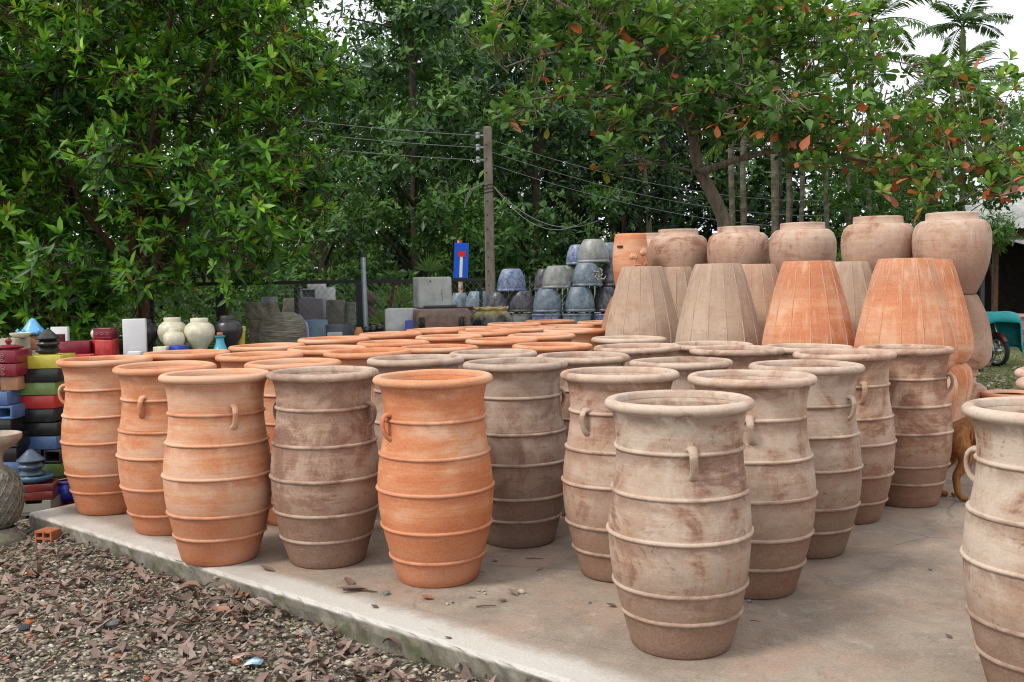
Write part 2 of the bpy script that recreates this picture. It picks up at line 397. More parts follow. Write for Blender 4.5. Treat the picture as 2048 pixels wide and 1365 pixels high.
crk = k.n('ShaderNodeTexVoronoi'); crk.feature = 'DISTANCE_TO_EDGE'; k.l(k.scl(v, (1, 1, 1)), crk.inputs['Vector']); crk.inputs['Scale'].default_value = .55; wv = k.n('ShaderNodeMix'); wv.data_type = 'VECTOR'; wv.inputs[0].default_value = .12; k.l(v, wv.inputs[4]); nz = k.n('ShaderNodeTexNoise'); k.l(v, nz.inputs['Vector']); nz.inputs['Scale'].default_value = 3.0; nz.inputs['Detail'].default_value = 6; k.l(nz.outputs['Color'], wv.inputs[5]); k.l(wv.outputs[1], crk.inputs['Vector'])
c = k.mix(k.mth('MULTIPLY', k.sm(crk.outputs['Distance'], .0, .006, .6, 0.), k.sm(big, .45, .6)), c, (.07, .055, .045))
ed = k.mth('ADD', y_, k.mth('MULTIPLY', k.mth('SUBTRACT', mid, .5), .28))
c = k.mix(k.mth('MULTIPLY', k.sm(ed, .12, .26, 1., 0.), k.sm(big, .25, .55, .45, 1.)), c, (.58, .55, .50))   # paler screed strip
c = k.mix(k.sm(mid, .60, .72, 0, .40), c, (.12, .10, .085))
c = k.mix(k.sm(k.noise(v, 3.1, 7, .7), .60, .72, 0, .45), c, (.13, .135, .065))
c = k.mix(.30, c, k.ramp(fine, [(.32, (.06, .05, .04)), (.68, (.56, .5, .44))]))
sid = k.sm(z_, -.012, -.03)
ms = k.noise(v, 4, 7, .7, .8)
cs = k.ramp(k.noise(v, 7, 6, .7), [(.3, (.10, .088, .066)), (.55, (.20, .18, .145)), (.75, (.31, .285, .24))])
cs = k.mix(k.sm(k.mth('ADD', ms, k.mth('MULTIPLY', z_, -.7)), .59, .72, 0, .7), cs, (.075, .088, .028))
cs = k.mix(k.sm(k.noise(v, 11, 6, .7), .60, .68, 0, .75), cs, (.035, .032, .026))
k.base(k.mix(sid, c, cs)); k.set(.9, .2)
k.bump(k.mth('ADD', k.mth('MULTIPLY', fine, .35), k.mth('ADD', mid, br)), .45, .012); M_SLAB = k.m
LX, LY = 15.0, 8.4
def slab_pt(u, v): return C0+U*u+VV*v
vs_, fs_ = [], []
nu = 300
prof = [(.10, 0), (.02, 0), (.006, -.004), (0, -.016), (.002, -.06), (.006, -.11), (.0, -.2), (.0, -.3)]
for iu in range(nu+1):
    u = LX*iu/nu
    for q, (off, zz) in enumerate(prof):
        jt = random.gauss(0, .004) if q in (2, 3, 4, 5) else 0
        if q in (2, 3) and random.random() < .05: jt += .012
        p = C0+U*u+SN*(off+jt); vs_.append((*p, zz+(random.gauss(0, .0015) if 0 < q else 0)))
npf = len(prof)
for iu in range(nu):
    for q in range(npf-1):
        a = iu*npf+q; fs_.append((a, a+1, a+npf+1, a+npf))
top0 = [iu*npf for iu in range(nu+1)]
n0 = len(vs_)
far = [slab_pt(LX, LY), slab_pt(0, LY)]
vs_ += [(*p, 0) for p in far]+[(*p, -.3) for p in far]
fs_.append(tuple(top0+[n0, n0+1]))
fs_.append((0, n0+1, n0+3, npf-1)); fs_.append((n0+1, n0, n0+2, n0+3)); fs_.append((n0, nu*npf, nu*npf+npf-1, n0+2))
ang = math.atan2(U[1], U[0]); Mi = (Matrix.Translation((*C0, 0))@Matrix.Rotation(ang, 4, 'Z')).inverted()
b = MB(); b.add([Mi@Vector(p) for p in vs_], fs_)
so = b.build('concrete_slab', M_SLAB, loc=(*C0, 0), rot=(0, 0, ang), kind='structure')

# grass and leaf strewn yard on the right, in front of the house
k = NT('thin_grass_soil'); v = k.oc(); n = k.noise(v, .8, 6, .65); f = k.noise(v, 9, 6, .7)
c = k.ramp(k.mth('ADD', k.mth('MULTIPLY', n, .5), k.mth('MULTIPLY', f, .5)), [(.36, (.07, .085, .028)), (.5, (.16, .155, .07)), (.64, (.26, .225, .15))])
k.base(c); k.set(.95, .1); k.bump(f, .8, .03)
b = MB(); b.add([(-9, 15.0, GZ+.006), (16, 15.0, GZ+.006), (34, 60, GZ+.006), (-30, 60, GZ+.006)], [(0, 1, 2, 3)])
b.build('yard_grass_ground', k.m, kind='structure')

# grass blades, and stones and leaves lying about on the far yard
n = 9000; P = np.stack([RNG.uniform(6, 13, n), RNG.uniform(14, 24, n), np.full(n, GZ+.005)], 1)
D = np.stack([RNG.normal(0, .5, n), RNG.normal(0, .5, n), np.ones(n)], 1); N = RNG.normal(0, 1, (n, 3)); N[:, 2] = .1
V, T, t = leaf_arrays(P, D, N, RNG.uniform(.03, .08, n), np.full(n, .012), RNG.uniform(.2, .9, n))
ob('yard_grass', np_mesh('yard_grass', V, T, LEAF_D, t), kind='stuff')

# ---- stones of the gravel (countless)
def stones(name, pts, sz, mats, seedn=3):
    rng = np.random.default_rng(seedn); n = len(pts)
    base = np.array([(1, 0, 0), (0, 1, 0), (-1, 0, 0), (0, -1, 0), (0, 0, 1), (0, 0, -1), (.62, .62, .5), (-.62, .62, .5), (-.62, -.62, .5), (.62, -.62, .5)], float)
    tri = np.array([(0, 6, 9), (6, 4, 9), (6, 1, 7), (6, 7, 4), (1, 2, 7)[::1], (7, 2, 8), (7, 8, 4), (8, 3, 9), (8, 9, 4), (2, 3, 8), (3, 0, 9), (0, 1, 6), (0, 5, 1), (1, 5, 2), (2, 5, 3), (3, 5, 0)])
    v = base[None]*rng.uniform(.65, 1.2, (n, 10, 1)); v = v*np.stack([np.ones(n), rng.uniform(.55, 1, n), rng.uniform(.35, .75, n)], 1)[:, None]
    a = rng.uniform(0, 6.28, n); c, s = np.cos(a)[:, None], np.sin(a)[:, None]
    tl = rng.normal(0, .3, n)[:, None]
    x = v[..., 0]*c-v[..., 1]*s; y = v[..., 0]*s+v[..., 1]*c; z = v[..., 2]+x*tl
    V = np.stack([x, y, z], -1)*sz[:, None, None]+pts[:, None]
    T = (tri[None]+np.arange(n)[:, None, None]*10).reshape(-1, 3)
    return ob(name, np_mesh(name, V.reshape(-1, 3), T, mats, np.repeat(rng.uniform(0, 1, n), 10), smooth=False), kind='stuff')
k = NT('pebbles'); t = k.attr('tint', False); v = k.oc()
c = k.ramp(t, [(0, (.045, .045, .045)), (.12, (.14, .12, .10)), (.35, (.26, .215, .155)), (.6, (.38, .315, .22)), (.8, (.46, .415, .33)), (.91, (.56, .54, .47)), (.955, (.16, .17, .06)), (.975, (.48, .14, .06)), (1, (.50, .16, .07))])
k.base(k.mix(k.sm(k.noise(v, 40, 4), .45, .7, 0, .5), c, (.12, .105, .08))); k.set(.9, .2); k.bump(k.noise(v, 120, 3), .3, .003); M_PEB = k.m
def in_yard(n, rng, margin=60):
    x = rng.uniform(-6.5, 1.2, n); y = rng.uniform(2.8, 9.4, n); px, py = to_px_np(np.stack([x, y, np.full(n, GZ)], 1))
    return x, y, (px > -margin) & (px < 1250) & (py < 1365+margin) & (edge_dist(x, y) < -.015)
def to_px_np(p):
    d = p-np.array([0, 0, CAMH]); q = d@_fw
    return 1024+F*(d@_rt)/q, 682.5-F*(d@_up)/q
rg = np.random.default_rng(5)
x, y, m = in_yard(70000, rg)
# keep the far ones sparse
m &= rg.uniform(0, 1, 70000) < np.clip(5.2/y, .35, 1)
x, y = x[m], y[m]; sz = .006+.016*rg.uniform(0, 1, len(x))**3.2
stones('gravel', np.stack([x, y, gheight(x, y)+sz*.25], 1), sz, M_PEB)
n = 900; x = rg.uniform(6, 13, n); y = rg.uniform(13.5, 18, n); stones('yard_gravel', np.stack([x, y, np.full(n, GZ+.02)], 1), .02+.05*rg.uniform(0, 1, n)**2, M_PEB, 9)

# ---- dry leaf litter: drifts along the slab, thinner farther out (countless)
def litter(name, x, y, z, L, rng, tl=.17, tint=None):
    n = len(x); a = rng.uniform(0, 6.28, n)
    D = np.stack([np.cos(a), np.sin(a), rng.normal(.05, tl, n)], 1); N = np.stack([rng.normal(0, tl, n), rng.normal(0, tl, n), np.ones(n)], 1)
    V, T, t = leaf_arrays(np.stack([x, y, z], 1), D, N, L, L*rng.uniform(.24, .40, n), rng.beta(2, 2.4, n) if tint is None else tint, 3, 0, .0)
    V = V.reshape(n, 11, 3)
    # curl every leaf across and along, each its own way
    Dn = D/np.linalg.norm(D, axis=1, keepdims=True); S = np.cross(Dn, N); S /= np.linalg.norm(S, axis=1, keepdims=True); Nn = np.cross(S, Dn)
    cu = rng.normal(.15, .35, n)*L; cl = rng.normal(.12, .22, n)*L
    tt = np.array([0, .16, .16, .16, .42, .42, .42, .72, .72, .72, 1.]); ss = np.array([0, 1, 0, -1, 1, 0, -1, 1, 0, -1, 0])
    off = cu[:, None]*.17*(np.abs(ss)[None])*rng.uniform(.75, 1.2, (n, 11)) + cl[:, None]*((tt-.45)**2*2.2)[None]+.10*L[:, None]*np.sin(tt[None]*rng.uniform(4, 9, n)[:, None]+rng.uniform(0, 6, n)[:, None])
    V = V+Nn[:, None]*off[..., None]
    # none dips under the ground by more than a hair
    low = (V[..., 2].min(1)-z)[:, None]
    V[..., 2] -= np.minimum(low, 0)+.004
    return ob(name, np_mesh(name, V.reshape(-1, 3), T, LITTER, t), kind='stuff')
n = 26000; x, y, m = in_yard(n, rg)
d = -edge_dist(x, y); al = edge_along(x, y)
pat = .5+.5*np.sin(al*1.9+1.0)*np.cos(d*2.3+al)+.25*np.sin(x*5.1+y*4.3)
dens = .58*np.exp(-((d-.42)/.62)**2)*(al > .4)*(al < 5.0)+.13+.30*np.clip(pat, 0, 1)*np.exp(-d/1.7)
m &= rg.uniform(0, 1, n) < dens*np.clip(5.5/y, .3, 1)*.62
x, y = x[m], y[m]; d = -edge_dist(x, y)
litter('leaf_litter', x, y, gheight(x, y)+.006+.026*rg.uniform(0, 1, len(x))*np.exp(-d/.8), .035+.10*rg.uniform(0, 1, len(x))**1.1, rg)
n = 34000; x, y, m = in_yard(n, rg); d = -edge_dist(x, y); m &= rg.uniform(0, 1, n) < (.10+.35*np.exp(-((d-.4)/.7)**2))*np.clip(5.2/y, .3, 1)*.42
x, y = x[m], y[m]; litter('leaf_fragments', x, y, gheight(x, y)+.004+.010*rg.uniform(0, 1, len(x)), .018+.034*rg.uniform(0, 1, len(x)), rg)
n = 260; x = rg.uniform(5.8, 12, n); y = rg.uniform(13, 21, n)
litter('yard_leaf_litter', x, y, np.full(n, GZ+.03), rg.uniform(.12, .2, n), rg, tint=rg.uniform(.6, 1, n))
# moss and weeds in the gravel
n = 500; x, y, m = in_yard(n*5, rg); x, y = x[m][:n], y[m][:n]
cl = rg.integers(0, 26, len(x)); cx, cy = x[cl], y[cl]; x = cx+rg.normal(0, .05, len(x)); y = cy+rg.normal(0, .05, len(x))
P = np.stack([x, y, gheight(x, y)+.005], 1); D = rg.normal(0, .8, (len(x), 3)); D[:, 2] = .5; N = rg.normal(0, .3, (len(x), 3)); N[:, 2] = 1
V, T, t = leaf_arrays(P, D, N, rg.uniform(.012, .03, len(x)), np.full(len(x), .010), rg.uniform(.3, .9, len(x)))
ob('weed_cover', np_mesh('weed_cover', V, T, LEAF_D, t), kind='stuff')

# ------------------------------------------------------------------ house at the right
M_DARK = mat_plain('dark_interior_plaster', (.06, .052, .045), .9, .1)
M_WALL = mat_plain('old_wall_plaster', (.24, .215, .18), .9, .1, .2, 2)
k = NT('corrugated_roof_sheet'); v = k.oc(); n = k.noise(v, 2.2, 6, .65)
k.base(k.ramp(n, [(.3, (.22, .215, .20)), (.6, (.42, .42, .41)), (.75, (.50, .50, .49))])); k.set(.6, .3); M_ROOF = k.m
M_WOOD = mat_plain('stained_wood', (.20, .085, .035), .6, .3, .3, 10)
M_GREYMET = mat_plain('grey_metal', (.36, .38, .39), .45, .5, .15, 6, metal=.5)
h0 = PX(1975, 700, 29); HX = h0[0]
house = thing('house', 'low open fronted house with grey corrugated roof at the right edge', 'house', (HX+5, 29, GZ))
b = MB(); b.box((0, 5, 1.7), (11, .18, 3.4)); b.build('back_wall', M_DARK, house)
b = MB(); b.box((-5.4, 2.6, 1.7), (.18, 4.9, 3.4)); b.build('side_wall', M_WALL, house)
b = MB(); b.box((5.4, 2.6, 1.7), (.18, 4.9, 3.4)); b.build('side_wall', M_WALL, house)
b = MB(); b.box((0, 2.6, .05), (10.6, 4.9, .1)); b.build('floor', M_WALL, house)
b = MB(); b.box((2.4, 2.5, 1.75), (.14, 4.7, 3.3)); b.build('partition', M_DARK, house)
def corrug(nw, x0, x1, y0, z0, y1, z1, amp=.025, per=.13):
    b = MB(); n = int((x1-x0)/per*4); vs, fs = [], []
    for q in range(n+1):
        x = x0+(x1-x0)*q/n; dz = amp*math.sin(q*math.pi/2)
        vs += [(x, y0, z0+dz), (x, y1, z1+dz), (x, y0, z0+dz-.012), (x, y1, z1+dz-.012)]
    for q in range(n):
        a = q*4; fs += [(a, a+4, a+5, a+1), (a+2, a+3, a+7, a+6), (a, a+2, a+6, a+4)]
    b.add(vs, fs); return b
corrug(0, -6.1, 6.1, -1.3, 3.08, 6.2, 4.9).build('roof', M_ROOF, house, 60)
corrug(0, -5.0, 6.1, -2.5, 2.52, -.4, 2.86).build('awning', M_ROOF, house, 60)
for xx in (-4.9, -1.1, 2.2, 5.4):
    b = MB(); b.box((xx, -.2, 1.45), (.13, .13, 2.9)); b.build('post', M_WOOD, house, bevel=.008)
b = MB(); b.box((0, -.2, 2.93), (11, .12, .12)); b.build('beam', M_WOOD, house)
b = MB(); b.box((-.1, 3.0, 1.1), (.05, 1.0, 2.1)); b.build('door', M_WOOD, house)

def box_part(nm, c, d, m, p, bev=.006, rz=0):
    b = MB(); b.box(c, d, rz); return b.build(nm, m, p, bevel=bev)
M_PINK = mat_plain('pink_plastic', (.55, .27, .26), .5, .4, .1)
M_BLUEP = mat_plain('blue_plastic', (.05, .12, .50), .4, .5, .1)
M_TEAL = mat_plain('teal_tarpaulin', (.0, .28, .29), .55, .35, .22, 5, .2)
q = PX(2030, 690, 25)
t = thing('water_basin', 'large pink plastic tub on the ground behind the covered motorbike', 'tub', (q[0]+.05, 25, GZ))
b = MB(); b.lathe([(.40, 0), (.55, .35), (.62, .74), (.66, .75), (.66, .79), (.60, .79), (.50, .1), (0, .1)], 28); b.build('body', M_PINK, t, 50)
b = MB(); b.lathe([(.65, .74), (.675, .75), (.675, .785), (.65, .79)], 28, cap0=False); b.build('rim', M_PINK, t, 60)
t = thing('plastic_stool', 'blue plastic stool beside the pink tub at right picture edge', 'stool', (PX(2043, 700, 24)[0], 24, GZ))
box_part('seat', (0, 0, .45), (.34, .34, .035), M_BLUEP, t)
for sx in (-1, 1):
    for sy in (-1, 1):
        b = MB(); b.tube([(sx*.18, sy*.18, 0), (sx*.14, sy*.14, .44)], [.028, .024], 4); b.build('leg', M_BLUEP, t)
for sx in (-1, 1): box_part('crossbar', (sx*.165, 0, .2), (.02, .3, .04), M_BLUEP, t)
t = thing('metal_post', 'thin dark metal post beside the teal covered motorbike', 'post', (PX(1963, 640, 18.5)[0], 18.5, GZ))
b = MB(); b.box((0, 0, 1.25), (.07, .07, 2.5)); b.build('shaft', mat_plain('dark_paint', (.05, .055, .06), .5), t)
b = MB(); b.box((0, 0, 2.5), (.11, .11, .03)); b.build('cap', M_GREYMET, t)

# covered motorbike
M_TYRE = mat_plain('tyre_rubber', (.025, .025, .027), .8, .2, .1)
M_CHROME = mat_plain('scuffed_steel', (.45, .45, .46), .35, .5, .12, 9, metal=.8)
mb = thing('motorbike', 'motorbike parked before the house, front wheel showing below its teal cover', 'motorbike', (PX(1949, 720, 20.1)[0], 20.1, GZ), R(106))
def wheel(px_):
    b = MB(); th = [2*math.pi*i/28 for i in range(28)]
    prof = [(.245, -.035), (.275, -.045), (.295, -.02), (.30, 0), (.295, .02), (.275, .045), (.245, .035)]
    b.lathe([(r, z) for r, z in prof], 28, (px_, 0, .30), (0, 1, 0), cap0=False); w_ = b.build('wheel', M_TYRE, mb, 60)
    b = MB(); b.lathe([(.215, -.03), (.248, -.034), (.248, .034), (.215, .03), (.215, -.03)], 28, (px_, 0, .30), (0, 1, 0), cap0=False); b.build('rim', M_CHROME, w_, 40)
    b = MB(); b.lathe([(.0, -.06), (.065, -.055), (.075, 0), (.065, .055), (0, .06)], 14, (px_, 0, .30), (0, 1, 0), cap0=False); b.build('hub', M_CHROME, w_, 40)
    for q in range(6):
        a = q*math.pi/3; b = MB(); b.tube([(px_+.05*math.cos(a), 0, .3+.05*math.sin(a)), (px_+.225*math.cos(a), 0, .3+.225*math.sin(a))], .014, 5); b.build('spoke', M_CHROME, w_)
wheel(-.62); wheel(.62)
for s in (-1, 1):
    b = MB(); b.tube([(-.62, s*.085, .30), (-.40, s*.08, .92)], [.022, .028], 8); b.build('fork', M_CHROME, mb, 60)
b = MB(); b.tube([(-.84, 0, .48), (-.72, 0, .60), (-.58, 0, .62), (-.42, 0, .55)], [.05, .06, .06, .05], 8); b.build('front_fender', mat_plain('dark_red_paint', (.12, .02, .02), .3, .5), mb, 60)
b = MB(); b.tube([(-.40, 0, .85), (-.15, 0, .6), (.25, 0, .62), (.65, 0, .8)], [.07, .16, .17, .09], 10); b.build('body', mat_plain('black_paint', (.03, .03, .032), .35, .5), mb, 60)
b = MB(); b.tube([(-.05, 0, .82), (.3, 0, .84), (.68, 0, .86)], [.06, .12, .08], 10); b.build('seat', M_TYRE, mb, 60)
b = MB(); b.tube([(-.36, -.34, 1.02), (-.4, 0, .98), (-.36, .34, 1.02)], .018, 6); b.build('handlebar', M_CHROME, mb)
# the cover: a draped sheet over handlebar and seat
vs_, fs_ = [], []; nu_, nv_ = 30, 26
for iu in range(nu_+1):
    u = iu/nu_; x = -.70+u*1.5
    ridge = 1.03-.16*math.sin(min(1, u*1.6)*math.pi/2)-.03*math.cos(u*9); half = .36*math.exp(-((u-.16)/.2)**2)+.20
    ridge += .10-.22*max(0, (.10-u)/.10)**1.6; x = max(x, -.66+u*.3)-.12*max(0, (.14-u)/.14)
    for iv in range(nv_+1):
        vv = (iv/nv_-.5)*2; a = abs(vv)
        fold = .035*math.sin(u*26+vv*3)*a*a+.025*math.sin(u*47)*a**3
        drop = .60+.10*math.sin(u*7+1)+(.10 if vv > 0 else 0)
        y = math.copysign(half*min(1, a/.42)**.7+fold+.06*max(0, a-.42), vv); z = ridge-.05*min(1, a/.42)**2-drop*max(0, (a-.42)/.58)
        x2 = x+(.09*(u-.5) + .02*math.sin(vv*9))*max(0, a-.3)
        vs_.append((x2, y, z+.01*math.sin(u*31+vv*11)))
for iu in range(nu_):
    for iv in range(nv_):
        a = iu*(nv_+1)+iv; fs_.append((a, a+1, a+nv_+2, a+nv_+1))
# hanging front apron
b = MB(); b.add(vs_, fs_)
o = b.build('dust_cover', M_TEAL, None, 179, loc=mb.location, rot=(0, 0, R(106)))
tag(o, 'teal cloth cover draped over the parked motorbike', 'cover')
sm_ = o.modifiers.new('thick', 'SOLIDIFY'); sm_.thickness = .006

# ------------------------------------------------------------------ chain link fence, steel pipe, utility pole, sign
M_BLACKP = mat_plain('black_fence_paint', (.018, .018, .018), .55, .4, .2)
M_WIRE = mat_plain('galvanised_wire', (.22, .225, .23), .5, .5, .2, 20, metal=.6)
M_GALV = mat_plain('galvanised_pipe', (.34, .40, .44), .4, .5, .15, 7, metal=.55)
FY = 14.6
fx0, fx1 = PX(-80, 600, FY)[0], PX(968, 600, FY)[0]
ftop = PX(600, 565.5, FY)[2]
fence = thing('chain_link_fence', 'dark framed chain link fence with wire mesh behind the rows of jars', 'fence', (0, FY, GZ))
H_ = ftop-GZ
b = MB(); b.box(((fx0+fx1)/2, 0, H_), (fx1-fx0, .05, .05)); b.build('top_rail', M_BLACKP, fence)
for px, wd in ((120, .08), (302, .06), (441, .11), (592, .045), (722, .13), (860, .045), (962, .05)):
    x = PX(px, 600, FY)[0]; b = MB(); b.box((x, .012, H_/2-.03), (wd, .055 if wd < .1 else .12, H_+.0)); b.build('post', M_BLACKP, fence)
b = MB(); cell = .092
vs_, fs_ = [], []
def wire(p, q, r=.0024):
    p, q = Vector(p), Vector(q); n_ = len(vs_)
    d = (q-p).normalized(); s = d.cross(Vector((0, 1, 0))).normalized()*r
    for e in (p, q): vs_.extend([tuple(e+s), tuple(e-s*.5+Vector((0, r, 0))), tuple(e-s*.5-Vector((0, r, 0)))])
    fs_.extend([(n_, n_+1, n_+4, n_+3), (n_+1, n_+2, n_+5, n_+4), (n_+2, n_, n_+3, n_+5)])
m_ = int((fx1-fx0+H_)/cell)
for q in range(m_):
    x = fx0-H_+q*cell
    xa, za, xb, zb = x, 0, x+H_*.8, H_
    for sgn in (0, 1):
        z0, z1 = (0.04, H_-.03) if sgn == 0 else (H_-.03, .04)
        wire((x, -.03+sgn*.006, z0), (x+H_*.8, -.03+sgn*.006, z1))
b.add(vs_, fs_); b.build('wire_mesh', M_WIRE, fence, kind='stuff')

t = thing('steel_pipe', 'upright galvanised steel pipe with dark cap standing by the fence', 'pipe', (PX(731, 655, 13.9)[0], 13.9, GZ))
zt = PX(729, 508, 13.9)[2]-GZ
b = MB(); b.tube([(.03, 0, 0), (-.012, 0, zt-.05)], .036, 14); b.build('tube', M_GALV, t, 60)
b = MB(); b.tube([(-.012, 0, zt-.05), (-.013, 0, zt+.01)], .038, 14); b.build('cap', mat_plain('dark_plastic', (.03, .02, .03), .5), t, 60)

# wooden stake beside the thick fence post
t = thing('wooden_stake', 'weathered brown wooden stake leaning on thick dark fence post', 'stake', (PX(449, 690, 14.3)[0], 14.3, GZ))
b = MB(); b.tube([(0, 0, 0), (.01, .02, .9), (.03, .10, 1.95)], [.04, .038, .03], 7); b.build('shaft', BARK_RED, t, 60)

PY = 19.5
pole_c = PX(981, 590, PY)
k = NT('pole_concrete'); v = k.oc(); n = k.noise(k.scl(v, (1, 1, .5)), 6, 6, .65)
k.base(k.ramp(n, [(.3, (.12, .095, .075)), (.6, (.235, .20, .165)), (.8, (.30, .265, .225))])); k.set(.9, .15); k.bump(n, .4, .01); M_POLE = k.m
pole = thing('utility_pole', 'weathered concrete utility pole carrying wires before the dark trees', 'utility pole', (pole_c[0], PY, GZ))
ptop = PX(978, 254, PY)[2]-GZ
b = MB(); hw0, hw1 = .102, .080
b.add([(-hw0, -hw0, 0), (hw0, -hw0, 0), (hw0, hw0, 0), (-hw0, hw0, 0), (-hw1, -hw1, ptop), (hw1, -hw1, ptop), (hw1, hw1, ptop), (-hw1, hw1, ptop)],
      [(3, 2, 1, 0), (4, 5, 6, 7), (0, 1, 5, 4), (1, 2, 6, 5), (2, 3, 7, 6), (3, 0, 4, 7)])
b.build('shaft', M_POLE, pole, bevel=.02)
M_HOLE = mat_plain('dark_hole', (.02, .018, .015), .9, .1, 0, 5, 0)
for q in range(14):
    z = ptop-.35-q*.27; hw = hw0+(hw1-hw0)*z/ptop
    b = MB(); b.lathe([(.014, -.004), (.014, .004)], 8, (-.03, -hw-.001, z), (0, -1, 0), cap0=True, cap1=True); b.build('bolt_hole', M_HOLE, pole)
M_PORC = mat_plain('white_porcelain', (.36, .36, .37), .3, .5, .1)
wz = [PX(978, y, PY)[2]-GZ for y in (271, 295, 320)]
for z in wz:
    hw = hw0+(hw1-hw0)*z/ptop
    b = MB(); b.box((-hw-.05, 0, z), (.12, .04, .03)); br = b.build('bracket', M_GREYMET, pole)
    b = MB(); b.lathe([(0, -.06), (.04, -.06), (.05, -.03), (.03, 0), (.05, .03), (.04, .06), (0, .06)], 10, (-hw-.11, 0, z), cap0=False); b.build('insulator', M_PORC, br, 60)
for z in (ptop-1.20, ptop-1.27, ptop-1.13):
    hw = hw0+(hw1-hw0)*z/ptop+.004; b = MB(); b.tube([(-hw, -hw, z), (hw, -hw, z+.03), (hw, hw, z), (-hw, hw, z-.03), (-hw, -hw, z)], .008, 5); b.build('wire_band', M_BLACKP, pole)
M_CABLE = mat_plain('weathered_cable', (.24, .24, .24), .6, .3, .1)
def catenary(a, c, sag, n=24):
    a, c = np.array(a), np.array(c); t = np.linspace(0, 1, n)[:, None]
    p = a+(c-a)*t; p[:, 2] -= sag*4*(t*(1-t))[:, 0]; return [tuple(x) for x in p]
lw = ['uppermost', 'middle', 'lowest']
for q, (yl, yr, z) in enumerate(((200, 380, wz[0]), (222, 405, wz[1]), (250, 425, wz[2]))):
    pz = z+GZ; hw = hw0+(hw1-hw0)*z/ptop; px_ = pole_c[0]-hw-.11
    L_ = PX(200, [182, 208, 238][q], 16.2); Rr = PX(1660, [402, 432, 455][q], 26.0)
    b = MB(); b.tube(catenary(L_, (px_, PY, pz), .10), .0065, 5)
    tag(b.build('power_line', M_CABLE), f'{lw[q]} of the three power lines running left from pole into the tree', 'wire', 'power lines left of the pole')
    b = MB(); b.tube(catenary((px_, PY, pz), Rr, .35), .0055, 5)
    tag(b.build('power_line', M_CABLE), f'{lw[q]} of the three power lines running right from the pole', 'wire', 'power lines right of the pole')
for q, (x2, y2) in enumerate(((1195, 442), (1180, 436))):
    e = PX(x2, y2, 18.8); b = MB(); b.tube(catenary((pole_c[0]+.1, PY-.1, GZ+ptop-1.15), e, .38+.1*q), .006, 5)
    tag(b.build('drop_cable', M_CABLE), ['lower', 'upper'][q]+' of the two slack cables drooping right from pole middle', 'cable', 'slack drop cables')
# loose ends of wire tied to the pole
t = thing('wire_bundle', 'tangle of loose grey wire ends hanging left of pole middle', 'wire', (pole_c[0]-.25, PY-.1, GZ+ptop-1.25))
for q in range(3):
    b = MB(); b.tube([(.15, 0, .15), (-.05-.03*q, 0, .05), (-.12-.05*q, 0, -.1-.1*q), (-.1-.05*q, .03, .12-.12*q)], .008, 4); b.build('strand', M_CABLE, t)

# dead end sign
SY = 18.8
sb = PX(923, 610, SY); sgn = thing('road_sign', 'tilted blue dead end road sign with white bar and red head', 'sign', (sb[0], SY, GZ), 0)
k = NT('rusty_white_post'); n = k.noise(k.oc(), 9, 6, .7); k.base(k.ramp(n, [(.42, (.30, .10, .03)), (.5, (.42, .22, .12)), (.58, (.62, .58, .52))])); M_RUST = k.m
b = MB(); b.tube([(0, 0, 0), (-.01, 0, 2.6)], .045, 10); b.build('pole', M_RUST, sgn, 60)
M_SBLUE = mat_plain('sign_blue', (.012, .10, .62), .4, .4, .12); M_SWH = mat_plain('sign_white', (.75, .76, .78), .5, .3, .08); M_SRED = mat_plain('sign_red', (.72, .02, .02), .45, .4, .1)
cz = (PX(924, 522, SY)[2]-GZ); rot = R(3.2)
pb = MB(); pb.box((0, 0, 0), (.275, .012, .66)); p_ = pb.build('panel', M_SBLUE, sgn, bevel=.004, loc=(.012, -.06, cz), rot=(0, rot, R(-8)))
b = MB(); b.box((.005, -.0085, -.11), (.055, .005, .40)); b.build('white_bar', M_SWH, p_)
b = MB(); b.box((.010, -.0095, .125), (.135, .007, .105)); b.build('red_head', M_SRED, p_)

# white spiked fence far behind the glazed pots
t = thing('picket_fence', 'white spiked iron fence glimpsed behind stacked grey blue pots', 'fence', (PX(1065, 560, 23)[0], 23, GZ))
b = MB(); b.box((0, 0, 1.3), (3.2, .04, .05)); b.build('rail', M_SWH, t)
b = MB(); b.box((0, 0, .5), (3.2, .04, .05)); b.build('rail', M_SWH, t)
zt = PX(1065, 546, 23)[2]-GZ
for q in range(26):
    x = -1.55+q*.124; b = MB(); b.tube([(x, -.03, .1), (x, -.03, zt-.16), (x, -.03, zt-.1), (x, -.03, zt)], [.014, .014, .026, .003], 6); b.build('picket', M_SWH, t)

